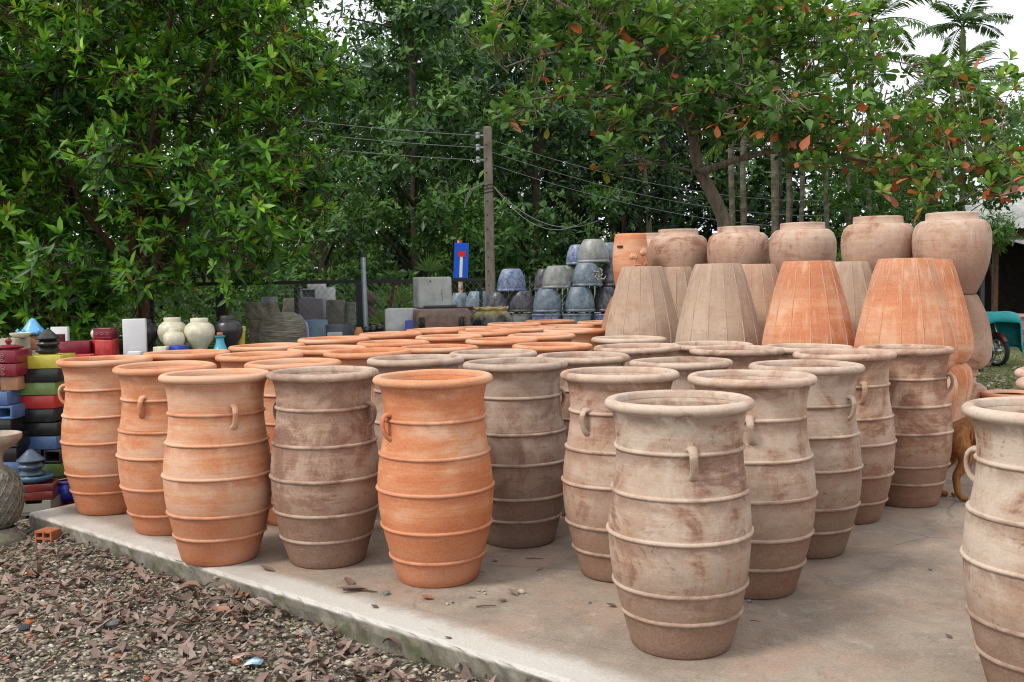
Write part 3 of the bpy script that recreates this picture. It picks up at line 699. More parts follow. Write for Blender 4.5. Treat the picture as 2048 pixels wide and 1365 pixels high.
# ------------------------------------------------------------------ trees
def to_local(V, base): return np.asarray(V)-np.asarray(base)
def limbs(parent, base, name, mat, paths, seg=7):
    for pts, r0, r1 in paths:
        n = 10; P_ = [Vector(p)-Vector(base) for p in pts]; out = []
        for q in range(n+1):
            f = q/n*(len(P_)-1); a = min(int(f), len(P_)-2); g = f-a
            p0, p1, p2, p3 = P_[max(a-1, 0)], P_[a], P_[a+1], P_[min(a+2, len(P_)-1)]
            out.append(.5*((2*p1)+(-p0+p2)*g+(2*p0-5*p1+4*p2-p3)*g*g+(-p0+3*p1-3*p2+p3)*g**3)+Vector((random.gauss(0, r1*.25), random.gauss(0, r1*.25), 0)))
        b = MB(); b.tube(out, [r0+(r1-r0)*q/n for q in range(n+1)], seg); b.build(name, mat, parent, 179)
def twigs(parent, base, mat, A, B, r=.006):
    n = len(A); d = B-A; d /= np.linalg.norm(d, axis=1, keepdims=True)+1e-9
    s = np.cross(d, np.array([[0, 0, 1.]])+d[:, [1, 2, 0]]*.1); s /= np.linalg.norm(s, axis=1, keepdims=True)+1e-9; u = np.cross(d, s)
    mid = (A+B)/2+RNG.normal(0, .04, A.shape)
    ring = lambda c, rr: np.stack([c+s*rr, c+(-.5*s+.87*u)*rr, c+(-.5*s-.87*u)*rr], 1)
    V = np.concatenate([ring(A, r*1.8), ring(mid, r*1.3), ring(B, r*.6)], 1)
    T0 = []
    for q in (0, 3):
        for e in range(3):
            f = (e+1) % 3; T0 += [(q+e, q+f, q+3+f), (q+e, q+3+f, q+3+e)]
    T = (np.array(T0)[None]+np.arange(n)[:, None, None]*9).reshape(-1, 3)
    return ob('twig', np_mesh('twig', to_local(V.reshape(-1, 3), base), T, mat), parent, kind='stuff')
def crown(parent, base, mat, arr, obov=False, rows=1, name='crown'):
    P, D, N, L, W, t = arr
    V, T, tt = leaf_arrays(P-np.asarray(base), D, N, L, W, np.clip(t, 0, 1), rows, .14, .28, obov)
    return ob(name, np_mesh(name, V, T, mat, tt), parent, kind='stuff')

# ---- large dense tree on the left
def outline_pts(n, poly, y0, y1, rng):
    """points in the part of space seen through a photo outline, between two distances"""
    poly = np.array(poly, float); lo, hi = poly.min(0), poly.max(0); out = []
    while len(out) < n:
        p = rng.uniform(lo, hi); ins = False; j = len(poly)-1
        for i in range(len(poly)):
            if (poly[i, 1] > p[1]) != (poly[j, 1] > p[1]) and p[0] < (poly[j, 0]-poly[i, 0])*(p[1]-poly[i, 1])/(poly[j, 1]-poly[i, 1])+poly[i, 0]: ins = not ins
            j = i
        if ins: out.append(PX(*p, rng.uniform(y0, y1)))
    return np.array(out)
rg = np.random.default_rng(21)
LB = PX(290, 700, 13.2); LB[2] = GZ
ltree = thing('leafy_tree', 'large dense tree of long glossy green leaves overhanging the coloured boxes', 'tree', LB)
poly = [(-420, -300), (560, -300), (610, 30), (655, 45), (690, 110), (685, 250), (650, 330), (640, 420), (560, 470), (560, 520), (440, 545), (300, 560), (190, 590), (-10, 600), (-420, 600)]
cl = np.concatenate([outline_pts(430, poly, 11.2, 15.0, rg), outline_pts(46, [(-150, 560), (330, 555), (240, 600), (120, 650), (20, 640), (-150, 640)], 11.6, 13.0, rg)])
# the crown is open underneath, where the stems show
px_, py_ = to_px_np(cl)
keep = ~((py_ > 330) & (px_ > 130) & (px_ < 420) & (cl[:, 1] < 13.2) & (rg.uniform(0, 1, len(cl)) < .45)); cl = cl[keep]
pts, axs, tb, ca = [], [], [], []
ctr = np.array([LB[0], 13.5, 3.2])
for c in cl:
    m = rg.integers(11, 18); o_, d_ = ball(m, rg); o_ = o_*np.array([.52, .52, .42])
    p = c+o_; outw = p-ctr; outw /= np.linalg.norm(outw, axis=1, keepdims=True)
    a = d_*.55+outw*.45+np.array([0, -.1, .75]); pts.append(p); axs.append(a); tb.append(np.full(m, .22)+rg.normal(0, .13)+.03*o_[:, 2]+rg.normal(0, .05, m)); ca.append(np.repeat(c[None], m, 0))
pts, axs, tb, ca = map(np.concatenate, (pts, axs, tb, ca))
arr = rosettes(pts, axs, 15, .19, .058, tb, .55, rg, 98, .3, True)
yel = rg.uniform(0, 1, len(arr[5])) < .004; arr[5][yel] = rg.uniform(.9, .97, yel.sum())
arr = sel_arr(arr, slice(None))
rest = leaf_objects(ltree, 'leaf', LEAF_A, arr, 300, False, rg)
crown(ltree, LB, LEAF_A, sel_arr(arr, rest), rows=2)
twigs(ltree, LB, BARK_RED, pts-axs/np.linalg.norm(axs, axis=1, keepdims=True)*.05, ca+rg.normal(0, .08, ca.shape), .006)
# inner twigs from clumps to limbs
f_ = lambda a, y, Y: PX(a, y, Y)
stems = [([LB, f_(287, 560, 13.2), f_(283, 430, 13.3), f_(310, 300, 13.4), f_(330, 150, 13.6), f_(350, -60, 13.8)], .085, .03),
         ([f_(287, 580, 13.2), f_(262, 470, 13.0), f_(284, 380, 12.8), f_(300, 290, 12.6), f_(310, 180, 12.5)], .055, .02),
         ([f_(287, 590, 13.2), f_(330, 480, 13.2), f_(372, 440, 13.1), f_(378, 350, 13.0), f_(385, 240, 12.9), f_(440, 90, 12.8)], .06, .02),
         ([f_(285, 600, 13.2), f_(230, 500, 13.0), f_(180, 440, 12.7), f_(140, 360, 12.5), f_(90, 250, 12.5)], .055, .02),
         ([f_(196, 460, 12.8), f_(190, 390, 12.7), f_(182, 330, 12.7), f_(170, 200, 12.7)], .035, .015),
         ([f_(330, 470, 13.2), f_(450, 350, 13.4), f_(560, 260, 13.6), f_(640, 160, 13.7)], .04, .012),
         ([f_(380, 360, 13.0), f_(480, 370, 12.8), f_(580, 370, 12.8)], .028, .01),
         ([f_(150, 380, 12.6), f_(60, 300, 12.4), f_(-80, 240, 12.3)], .04, .012),
         ([f_(310, 330, 13.4), f_(230, 200, 13.6), f_(170, 60, 13.8)], .035, .012)]
limbs(ltree, LB, 'trunk', BARK_RED, stems[:1], 9); limbs(ltree, LB, 'branch', BARK_RED, stems[1:], 7)

# ---- trees of the wood behind
def wood_tree(name, label, px, Y, top_y, low_y, rad, ncl, nl, L, W, leafm, bark, tbase=.35, group='trees in the wood behind', lean=0, tr=.16, seedn=0, rows=1):
    rng = np.random.default_rng(100+seedn); base = PX(px, 620, Y); base[2] = GZ
    t = thing(name, label, 'tree', base, 0, group)
    zt = PX(px, top_y, Y)[2]; zl = PX(px, low_y, Y)[2]
    zc = np.sort(rng.uniform(zl, zt, ncl)); fr = (zc-zl)/(zt-zl)
    rr = rad*(.55+.75*np.sin(np.clip(fr*.9+.12, 0, 1)*math.pi))*np.sqrt(rng.uniform(.08, 1, ncl)); a = rng.uniform(0, 6.28, ncl)
    cl = np.stack([base[0]+lean*fr+np.cos(a)*rr, Y+np.sin(a)*rr, zc], 1)
    pts, axs, tb = [], [], []
    for c in cl:
        m = nl; o_, d_ = ball(m, rng, .25); cr = rng.uniform(.6, 1.05)*(rad*.33+.25); p = c+o_*cr*np.array([1, 1, .6])
        out = np.array([c[0]-base[0], c[1]-Y, 0]); out /= np.linalg.norm(out)+1e-6
        pts.append(p); axs.append(d_*.6+out*.3+np.array([0, 0, .65])); tb.append(np.full(m, tbase+rng.normal(0, .10))+rng.normal(0, .05, m)+.10*(o_[:, 2]))
    pts, axs, tb = map(np.concatenate, (pts, axs, tb))
    arr = rosettes(pts, axs, 10, L, W, tb, .22, rng, 125, .3, True); crown(t, base, leafm, arr, rows=rows)
    tp = [base, base+np.array([lean*.3, 0, (zl-GZ)*.9]), np.array([base[0]+lean*.7, Y, (zl+zt)/2]), np.array([base[0]+lean, Y, zt-.5])]
    limbs(t, base, 'trunk', bark, [(tp, tr, tr*.25)], 8)
    bs = []
    for q in rng.choice(ncl, min(9, ncl), False):
        c = cl[q]; s = np.array([base[0]+lean*fr[q]*.6, Y, max(GZ+1.0, c[2]-rng.uniform(.6, 1.6))]); bs.append(([s, (s+c)/2+np.array([0, 0, .15]), c], tr*.35, tr*.08))
    limbs(t, base, 'branch', bark, bs, 5)
    return t
W_ = wood_tree
W_('forest_tree', 'tall broad dark tree right beside the left tree behind the fence', 835, 24, -60, 470, 2.0, 66, 26, .25, .095, LEAF_B, BARK_DARK, .46, seedn=1)
W_('forest_tree', 'low olive tinted tree between the left tree and blue sign', 650, 19.5, 330, 585, 1.25, 40, 24, .17, .065, LEAF_B, BARK_DARK, .55, seedn=2)
W_('forest_tree', 'tall dark tree rising behind the blue sign', 890, 29, -170, 500, 2.6, 66, 24, .28, .11, LEAF_B, BARK_DARK, .38, seedn=3)
W_('forest_tree', 'tall tree directly behind the utility pole', 1010, 33, -160, 470, 2.8, 64, 24, .30, .12, LEAF_B, BARK_DARK, .34, seedn=4)
W_('forest_tree', 'bushy bright green low tree between blue sign and pole', 915, 21.5, 395, 590, 1.0, 30, 22, .18, .07, LEAF_D, BARK_DARK, .18, seedn=5)
W_('forest_tree', 'mid green tree under the almond branches right of the pole', 1075, 24, 210, 560, 1.5, 44, 24, .22, .09, LEAF_B, BARK_DARK, .45, seedn=6)
W_('forest_tree', 'tall dark blue green tree above the stacked grey pots', 1150, 34, -170, 430, 3.0, 56, 24, .32, .13, LEAF_B, BARK_DARK, .28, seedn=7)
W_('forest_tree', 'dark tree in shade behind the almond trunk', 1330, 31, 60, 470, 2.4, 46, 22, .28, .11, LEAF_B, BARK_DARK, .3, seedn=8)
W_('forest_tree', 'slender tree with dark crown left of the palm trunks', 1250, 27, 150, 430, 1.6, 30, 22, .22, .09, LEAF_B, BARK_DARK, .3, tr=.09, seedn=9)
W_('forest_tree', 'tall tree with loose pale crown below the sky gap beside left tree', 700, 31, 120, 330, 2.0, 34, 18, .22, .085, LEAF_D, BARK_DARK, .25, seedn=10)
W_('forest_tree', 'bright green tree glimpsed through the left tree, on its left', 60, 22, 100, 560, 3.0, 46, 22, .26, .10, LEAF_D, BARK_DARK, .2, seedn=11)
W_('forest_tree', 'bright green tree glimpsed through the left tree, on its right', 420, 24, 60, 540, 3.0, 50, 22, .26, .10, LEAF_D, BARK_DARK, .2, seedn=12)
W_('forest_tree', 'hazy dark tree behind the palm trunks', 1560, 36, 60, 470, 2.6, 40, 20, .3, .12, LEAF_B, BARK_DARK, .35, seedn=13)
W_('forest_tree', 'hedge like tree behind the two largest tan jars', 1760, 30, 330, 520, 1.9, 34, 20, .24, .09, LEAF_B, BARK_DARK, .5, seedn=14)
# green small leaved tree at the right
W_('fine_leaved_tree', 'slim light green tree with dark stem above the largest tan jar', 1862, 17.5, 190, 400, 1.5, 46, 26, .13, .062, LEAF_D, BARK_DARK, .32, None, tr=.05, seedn=15)
W_('fine_leaved_tree', 'light green tree with thin crown at the right edge above the house roof', 2090, 24, 170, 350, 1.5, 26, 24, .13, .06, LEAF_D, BARK_DARK, .30, None, tr=.05, seedn=16)
W_('fine_leaved_tree', 'bright narrow leaved shrub beside the house awning', 1985, 21, 425, 490, .32, 9, 16, .20, .035, LEAF_D, BARK_DARK, .30, None, tr=.03, seedn=17)

# ---- the wood beyond, one dark mass
rg = np.random.default_rng(77)
def wall_leaves(n, poly, y0, y1, L, W, tb, mat, name):
    p = outline_pts(n, poly, y0, y1, rg); ax = rg.normal(0, .6, (n, 3))+np.array([0, -.3, .8])
    arr = rosettes(p, ax, 7, L, W, np.full(n, tb)+rg.normal(0, .1, n), .2, rg, 125)
    V, T, tt = leaf_arrays(*arr[:5], np.clip(arr[5], 0, 1)); return ob(name, np_mesh(name, V, T, mat, tt), kind='stuff')
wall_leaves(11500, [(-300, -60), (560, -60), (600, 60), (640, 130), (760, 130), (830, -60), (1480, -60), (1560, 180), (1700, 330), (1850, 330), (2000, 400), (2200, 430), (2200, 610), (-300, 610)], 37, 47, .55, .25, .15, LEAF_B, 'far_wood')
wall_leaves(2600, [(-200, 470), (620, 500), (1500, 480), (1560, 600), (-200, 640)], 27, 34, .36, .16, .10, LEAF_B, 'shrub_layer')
wall_leaves(900, [(-150, 560), (300, 560), (640, 575), (850, 575), (850, 640), (-150, 640)], 16.8, 21, .17, .08, .35, LEAF_D, 'low_bushes')
wall_leaves(1500, [(640, 545), (1000, 545), (1400, 500), (1900, 500), (1900, 600), (640, 620)], 21.5, 28, .20, .09, .35, LEAF_D, 'undergrowth')
# groundcover in full light behind the fence at left
n = 1500; p = np.stack([rg.uniform(-9, -2.2, n), rg.uniform(15.2, 19, n), rg.uniform(.2, 1.15, n)], 1)
arr = rosettes(p, rg.normal(0, .4, (n, 3))+np.array([0, -.2, 1.]), 6, .15, .085, np.full(n, .45)+rg.normal(0, .12, n), .25, rg)
V, T, tt = leaf_arrays(*arr[:5], np.clip(arr[5], 0, 1)); ob('vine_cover', np_mesh('vine_cover', V, T, LEAF_D, tt), kind='stuff')
# thin bare trunks standing in the wood
for q, (px, Y, r, top) in enumerate(((1225, 30, .12, 200), (1300, 28, .09, 230), (1262, 36, .16, 180), (1180, 37, .17, 150), (850, 33, .13, 220), (1120, 31, .10, 260))):
    bp = PX(px, 600, Y); bp[2] = GZ; tp = PX(px+random.uniform(-25, 25), top, Y)
    ld = ['thin dark trunk right of the stacked grey pots', 'thin pale trunk standing nearest the almond trunk on its left', 'thick dark trunk in shade above the relief pot', 'thick dark trunk in shade above the stacked grey pots', 'dark trunk in deep shade above the pale concrete cube', 'thin dark trunk in shade between pole and grey pots'][q]
    t = thing('forest_tree', ld, 'tree', bp, 0, 'bare trunks in the wood'); limbs(t, bp, 'trunk', BARK_DARK if q != 1 else BARK_GREY, [([bp, (bp+tp)/2+np.array([.1, 0, 0]), tp], r, r*.7)], 7)
    n = 22; o_, d_ = ball(n, rg); pts = tp+o_*np.array([1.1, 1.1, .8]); arr = rosettes(pts, d_+np.array([0, 0, .6]), 8, .28, .11, np.full(n, .3)+rg.normal(0, .1, n), .2, rg); crown(t, bp, LEAF_B, arr)

# ---- almond tree with red leaves
rg = np.random.default_rng(31)
AY = 15.0; AB = PX(1462, 500, AY); AB[2] = GZ
atree = thing('almond_tree', 'leaning grey almond tree with broad green and red leaves above the tan jars', 'tree', AB)
def A(px, py, dy=0): return PX(px, py, AY+dy)
tr = [AB, A(1450, 470), A(1428, 400), A(1400, 350), A(1390, 290), A(1375, 220), A(1340, 160)]
limbs(atree, AB, 'trunk', BARK_GREY, [(tr, .115, .06)], 12)
br = [([A(1375, 225), A(1345, 130, -.2), A(1290, 100, -.5), A(1210, 60, -.8), A(1130, 15, -1.1), A(1040, -40, -1.4)], .085, .03),
      ([A(1300, 105, -.4), A(1190, 98, -.7), A(1090, 110, -.9), A(1010, 135, -1.0)], .035, .012),
      ([A(1395, 345), A(1430, 335, -.3), A(1500, 312, -.7), A(1580, 300, -1.0), A(1670, 310, -1.2), A(1790, 330, -1.4)], .06, .018),
      ([A(1395, 345), A(1350, 335, -.4), A(1290, 328, -.7), A(1210, 335, -.9)], .025, .007),
      ([A(1345, 150), A(1400, 80, .3), A(1500, 20, .5), A(1600, -50, .7)], .06, .02),
      ([A(1500, 20, .5), A(1580, 90, .2), A(1680, 105, 0), A(1800, 125, -.2)], .04, .01),
      ([A(1380, 240), A(1450, 200, -.8), A(1560, 180, -1.4)], .035, .01),
      ([A(1385, 255), A(1300, 215, -1.0), A(1180, 190, -1.6), A(1060, 200, -1.8)], .04, .01),
      ([A(1300, 215, -1.0), A(1230, 240, -1.5), A(1210, 280, -1.7)], .02, .007),
      ([A(1670, 310, -1.2), A(1780, 335, -1.3), A(1870, 335, -1.4), A(1960, 300, -1.4)], .022, .008),
      ([A(1790, 330, -1.4), A(1800, 385, -1.5), A(1880, 410, -1.6)], .014, .006),
      ([A(1345, 140), A(1320, 40, .3), A(1330, -60, .6)], .05, .02)]
limbs(atree, AB, 'branch', BARK_GREY, br, 7)
# flat tiers of rosettes along the limbs
zones = [  # centre px, half-width px, half-height px, distance offset, count, tint
    (1120, 40, 150, 55, -.8, 60, .40), (1010, 60, 90, 60, -1.0, 26, .42), (1230, 50, 130, 60, -.5, 50, .44), (1330, 90, 140, 70, -.6, 70, .40), (1450, 60, 140, 70, 0, 70, .45),
    (1180, 155, 120, 45, -1.5, 44, .34), (1070, 210, 75, 40, -1.7, 24, .36), (1260, 235, 70, 45, -1.5, 26, .33), (1300, 175, 120, 40, -1.2, 42, .32), (1430, 190, 110, 45, -.9, 44, .30),
    (1560, 40, 130, 55, .3, 60, .48), (1680, 60, 110, 60, .1, 44, .46), (1580, 130, 110, 45, -.3, 40, .42), (1740, 130, 90, 45, -.2, 26, .42),
    (1480, 240, 90, 40, -1.0, 30, .28), (1590, 215, 110, 45, -1.2, 40, .32), (1700, 230, 100, 45, -1.2, 34, .36), (1560, 275, 80, 25, -1.0, 18, .34), (1680, 300, 110, 28, -1.2, 30, .42), (1800, 320, 90, 30, -1.3, 26, .45),
    (1850, 250, 120, 40, -.8, 36, .44), (1940, 290, 110, 45, -1.2, 36, .44), (1990, 200, 80, 40, -.6, 24, .44), (1930, 350, 100, 35, -1.4, 26, .46), (1830, 385, 70, 25, -1.5, 12, .50),
    (1960, 140, 110, 30, -.4, 18, .46), (1880, 160, 70, 40, -.3, 20, .46), (2020, 340, 60, 50, -1.3, 20, .46), (1230, 280, 40, 22, -1.7, 7, .36), (1205, 335, 25, 12, -.9, 4, .36), (1300, 320, 60, 18, -.7, 6, .32),
    (1000, 235, 22, 14, -1.8, 5, .45), (1400, -20, 250, 45, .2, 80, .45), (1150, -30, 150, 40, -.8, 40, .42)]
pts, axs, tb, rd = [], [], [], []
for (cx, cy, hw, hh, dy, m, t0) in zones:
    a = rg.uniform(0, 6.28, m); rr = np.sqrt(rg.uniform(0, 1, m))
    for q in range(m):
        pts.append(A(cx+hw*rr[q]*math.cos(a[q])*1.05, cy+hh*rr[q]*math.sin(a[q]), dy+rg.normal(0, .55)))
        axs.append((rg.normal(0, .33), rg.normal(-.12, .33), 1)); tb.append(t0+rg.normal(0, .06)); rd.append(.055+.10*(cy > 190)*(cx > 1480)+.06*(cy > 280))
pts, axs, tb, rd = map(np.array, (pts, axs, tb, rd))
arr = rosettes(pts, axs, 9, .205, .108, tb, .26, rg, 100)
rr = np.repeat(rd, 9); lowr = np.tile(np.arange(9), len(pts)) >= 4
red = (rg.uniform(0, 1, len(rr)) < rr*1.25) & lowr; arr[5][:] = np.clip(arr[5], 0, .79); arr[5][red] = rg.uniform(.83, 1, red.sum())
arr[1][red, 2] -= .6
rest = leaf_objects(atree, 'leaf', LEAF_C, arr, 300, True, rg)
crown(atree, AB, LEAF_C, sel_arr(arr, rest), True, 2)
# every rosette hangs on a twig to the nearest limb
lp = []
for P_, r0, r1 in br+[(tr, 0, 0)]:
    P_ = np.array(P_)
    for q in range(len(P_)-1):
        for g in np.linspace(0, 1, 9): lp.append(P_[q]+(P_[q+1]-P_[q])*g)
lp = np.array(lp); nn = np.array([lp[np.argmin(((lp-p)**2).sum(1))] for p in pts]); d = np.linalg.norm(nn-pts, axis=1)
nn = np.where((d > .42)[:, None], pts+(nn-pts)/np.maximum(d, .01)[:, None]*.42-np.array([0, 0, .06]), nn)
twigs(atree, AB, BARK_GREY, nn, pts-np.array([0, 0, .02]), .0065)

# ---- areca palms
def palm(label, px, Y, top_y, r, nfr=9, fl=2.0, seedn=0, tb=.45, lean=0):
    rng = np.random.default_rng(400+seedn); bp = PX(px, 560, Y); bp[2] = GZ; tp = PX(px+lean, top_y, Y)
    t = thing('areca_palm', label, 'palm tree', bp, 0, 'areca palms beside the almond tree')
    limbs(t, bp, 'trunk', BARK_PALM, [([bp, bp+(tp-bp)*.5+np.array([rng.normal(0, .05), 0, 0]), tp], r, r*.8)], 8)
    b = MB(); b.tube([Vector(tp-bp), Vector(tp-bp)+Vector((0, 0, .5)), Vector(tp-bp)+Vector((0, 0, .95))], [r*1.05, r*1.15, r*.5], 8); b.build('crownshaft', mat_crownshaft, t, 179)
    top = tp+np.array([0, 0, .9])
    for q in range(nfr):
        az = q*2.4+rng.uniform(0, .5); el = math.radians(75-65*q/nfr+rng.normal(0, 6)); L = fl*rng.uniform(.85, 1.1)
        dh = np.array([math.cos(az), math.sin(az), 0]); P_ = []
        for s in np.linspace(0, 1, 9): P_.append(top+dh*(L*s*math.cos(el)*(1-.12*s)+.25*L*s*s*math.sin(el))+np.array([0, 0, L*s*math.sin(el)-L*(.42+.18*q/nfr)*s*s]))
        P_ = np.array(P_); b = MB(); b.tube([Vector(p-bp) for p in P_], [.018]*3+[.012]*3+[.006]*3, 4)
        fr = b.build('frond', LEAF_P, t)
        m = 30; s = np.linspace(.12, 1, m)*8; a = np.minimum(s.astype(int), 7); g = (s-a)[:, None]
        C = P_[a]*(1-g)+P_[a+1]*g; T_ = P_[a+1]-P_[a]; T_ /= np.linalg.norm(T_, axis=1, keepdims=True)
        S = np.cross(T_, np.array([[0, 0, 1.]])); S /= np.linalg.norm(S, axis=1, keepdims=True)+1e-6; U_ = np.cross(S, T_)
        ll = .55*fl/2*np.sin(np.linspace(.35, 2.9, m))**.6
        C2 = np.concatenate([C, C]); D = np.concatenate([S*.8+T_*.55, -S*.8+T_*.55])+rng.normal(0, .07, (2*m, 3)); D[:, 2] -= .12
        V, T, tt = leaf_arrays(C2-bp, D, np.concatenate([U_, U_]), np.concatenate([ll, ll]), np.full(2*m, .055), np.clip(tb+rng.normal(0, .1, 2*m), 0, .9), 1, .32, .2)
        ob('leaflet', np_mesh('leaflet', V, T, LEAF_P, tt), fr, kind='stuff')
mat_crownshaft = mat_plain('crownshaft_green', (.12, .17, .05), .5, .3)
palm('areca palm with upright bright crown left of the sky gap', 1742, 25, 120, .085, 11, 1.9, 1, .55)
palm('areca palm with spiky dark crown against white sky at top right', 1925, 27, 125, .08, 12, 1.55, 2, .3)
palm('areca palm with low drooping fronds beneath the almond branches', 1578, 18.5, 345, .07, 10, 1.7, 3, .55)
palm('areca palm standing nearest right of the almond trunk', 1462, 23, 60, .075, 8, 1.9, 4, .5)
palm('areca palm second right of the almond trunk', 1487, 24, 90, .08, 8, 1.9, 5, .45)
palm('pale trunked areca palm behind the third tan jar', 1543, 21, 90, .09, 9, 2.0, 6, .5)
palm('thin areca palm between third and fourth tan jars', 1602, 26, 60, .07, 8, 2.0, 7, .45)
palm('thin areca palm behind the fourth tan jar', 1655, 25, 160, .07, 9, 1.9, 8, .55)
palm('short areca palm with drooping crown in the right background', 1905, 24, 250, .07, 11, 1.9, 9, .6)
palm('areca palm with dark crown lost behind the light green tree', 1700, 29, 200, .08, 10, 2.0, 10, .4)

# banana like leaves behind the tan jars, garland of vine, spiky fan palms
t = thing('banana_plant', 'dark broad leaved banana plant low behind the first tan jars', 'plant', (*PX(1385, 560, 21)[:2], GZ))
rg = np.random.default_rng(55)
b = MB(); b.tube([(0, 0, 0), (.02, 0, 1.4), (0, 0, 2.4)], [.14, .11, .07], 9); b.build('stem', mat_plain('banana_stem', (.07, .10, .04), .6), t, 179)
for q in range(8):
    a = q*2.4; V, T, tt = leaf_arrays(np.array([[0, 0, 2.2]]), np.array([[math.cos(a), math.sin(a), .75-.12*q]]), np.array([[0, 0, 1.]]), np.array([1.5]), np.array([.42]), np.array([.25]), 2, .45, .25)
    ob('leaf', np_mesh('leaf', V, T, LEAF_B, tt), t)
ga, gb = PX(1095, 385, 18.6), PX(1250, 475, 17.2)
gar = catenary(ga, gb, .18, 44); b = MB(); b.tube(gar, .008, 4); t = thing('hanging_vine', 'string of small light green leaves hanging slantwise above the grey pots', 'vine', (0, 0, 0)); b.build('stem', BARK_DARK, t)
for q in range(1, 42, 2):
    for s in (-1, 1):
        V, T, tt = leaf_arrays(np.zeros((1, 3)), np.array([[.5, -.2, .9*s+rg.normal(0, .2)]]), np.array([[0, -1., .4]]), np.array([.075]), np.array([.04]), np.array([.55]), 1)
        ob('leaf', np_mesh('leaf', V, T, LEAF_D, tt), t, loc=gar[q])
def fanpalm(label, c, n, L, tint, spread=75):
    t = thing('fan_palm', label, 'plant', c)
    for q in range(n):
        a = R(-spread+2*spread*q/(n-1))+rg.normal(0, .03); d = np.array([[math.sin(a), rg.normal(-.1, .12), math.cos(a)]])
        V, T, tt = leaf_arrays(np.array([[0, 0, .1]]), d, np.array([[0, -1., .1]]), np.array([L*rg.uniform(.85, 1.1)]), np.array([.035]), np.array([tint+rg.normal(0, .06)]), 1, .05); ob('leaf', np_mesh('leaf', V, T, LEAF_P, tt), t)
    b = MB(); b.tube([(0, 0, -c[2]+GZ), (0, 0, .12)], .02, 5); b.build('stem', BARK_DARK, t)
fanpalm('spiky pale fan palm peeping over the upper concrete cube', PX(858, 556, 17.5), 17, .34, .45)
fanpalm('yellow green young palm left of the upper concrete cube', PX(800, 622, 16.2), 16, .36, .70, 65)
fanpalm('small leafy plant beside the lower concrete cube', PX(765, 662, 14.2), 11, .22, .68, 80)

# ------------------------------------------------------------------ banded terracotta jars
DJ = .66
def wob(me, amp, seedn, zs=2.):
    from mathutils import noise
    for v in me.vertices:
        p = v.co*4+Vector((seedn*7.3, 0, 0)); n = noise.noise(Vector((p.x*.6, p.y*.6, p.z*.5*zs)))
        r = Vector((v.co.x, v.co.y, 0))
        if r.length > 1e-4: v.co += r.normalized()*amp*n
        v.co.z += amp*.5*noise.noise(Vector((v.co.x*3+9, v.co.y*3, seedn*3.1)))*min(1, v.co.z*2)
    return me
ZK = 1.66/1.59
OUT0 = [(.328, 0), (.340, .012), (.358, .07), (.382, .15), (.403, .225), (.430, .33), (.455, .442), (.472, .54), (.482, .64), (.486, .74), (.482, .84), (.471, .94), (.455, 1.03), (.438, 1.12), (.426, 1.21), (.420, 1.30), (.420, 1.38), (.426, 1.45), (.437, 1.51), (.452, 1.555)]
BANDZ0 = [(.403, .225), (.455, .442), (.4845, .755), (.455, 1.03), (.420, 1.305)]
def jar_meshes(sd):
    rv = random.Random(900+sd); dz = [rv.uniform(-.022, .022) for _ in range(5)]; k1, k2, ph = rv.uniform(-.010, .010), rv.uniform(-.010, .008), rv.uniform(0, 6)
    f = lambda r, z: r*(1+k1*math.sin(z*2.2+ph)+k2*math.sin(z*4.1+ph*2)*min(1, z*3))
    OUT = [(f(r, z), z) for r, z in OUT0]
    def rad(z):
        for (r0, z0), (r1, z1) in zip(OUT, OUT[1:]):
            if z0 <= z <= z1: return r0+(r1-r0)*(z-z0)/(z1-z0)
    BANDZ = [(rad(z+d)+.0005, z+d) for (r, z), d in zip(BANDZ0, dz)]
    prof = [(r*DJ, z*ZK*DJ) for r, z in OUT]
    inner = [(.445, 1.60), (.425, 1.585), (.405, 1.54), (.390, 1.45), (.383, 1.35), (.386, 1.22), (.41, 1.06), (.44, .8), (.43, .5), (.36, .2), (.30, .05), (.0, .045)]
    b = MB(); b.lathe(prof+[(r*DJ, z*ZK*DJ) for r, z in inner], 72)
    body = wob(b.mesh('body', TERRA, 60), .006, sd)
    b = MB(); n = 14; lip = []
    for q in range(n+1):
        a = math.radians(-150+300*q/n-8); lip.append(((.458+.042*math.cos(a))*DJ, 1.59*ZK*DJ+.036*DJ*math.sin(a)))
    # flatter on top, rolled outside
    b.lathe(lip[::1]+[lip[0]], 72, cap0=False); rim = wob(b.mesh('rim', TERRA, 179), .007, sd)
    bands = []
    for i, (r, z) in enumerate(BANDZ):
        b = MB(); pr = []
        for q in range(8):
            a = math.radians(-115+230*q/7); pr.append(((r-.003)*DJ+.0125*math.cos(a), z*ZK*DJ+.0105*math.sin(a)))
        b.lathe(pr, 72, cap0=False); bands.append(wob(b.mesh('band', TERRA, 179), .006, sd))
    b = MB(); r0 = .421*DJ; zc = (1.255+rv.uniform(-.02, .02))*ZK*DJ; hk = rv.uniform(.85, 1.2); pts = []
    for q in range(13):
        a = math.radians(98-196*q/12); hx = r0-.010+.046*hk*max(0, math.cos(a))**.8; pts.append((hx, .006*(hk-1)*q, zc+.064*math.sin(a)+.022*(hk-.4)*math.cos(a)))
    b.tube(pts, [.017, .016, .013, .0115, .011, .011, .011, .011, .011, .0115, .0125, .015, .014], 8)
    for v in range(len(b.v)): x, y, z = b.v[v]; b.v[v] = (x, y*1.75, z)
    handle = b.mesh('handle', TERRA, 179)
    return body, rim, bands, handle
VAR = [jar_meshes(s) for s in range(7)]
first = {}
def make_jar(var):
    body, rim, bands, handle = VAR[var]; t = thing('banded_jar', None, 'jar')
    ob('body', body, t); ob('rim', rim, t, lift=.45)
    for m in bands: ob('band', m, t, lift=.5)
    ob('handle', handle, t, lift=.2); ob('handle', handle, t, rot=(0, 0, math.pi), lift=.2); return t
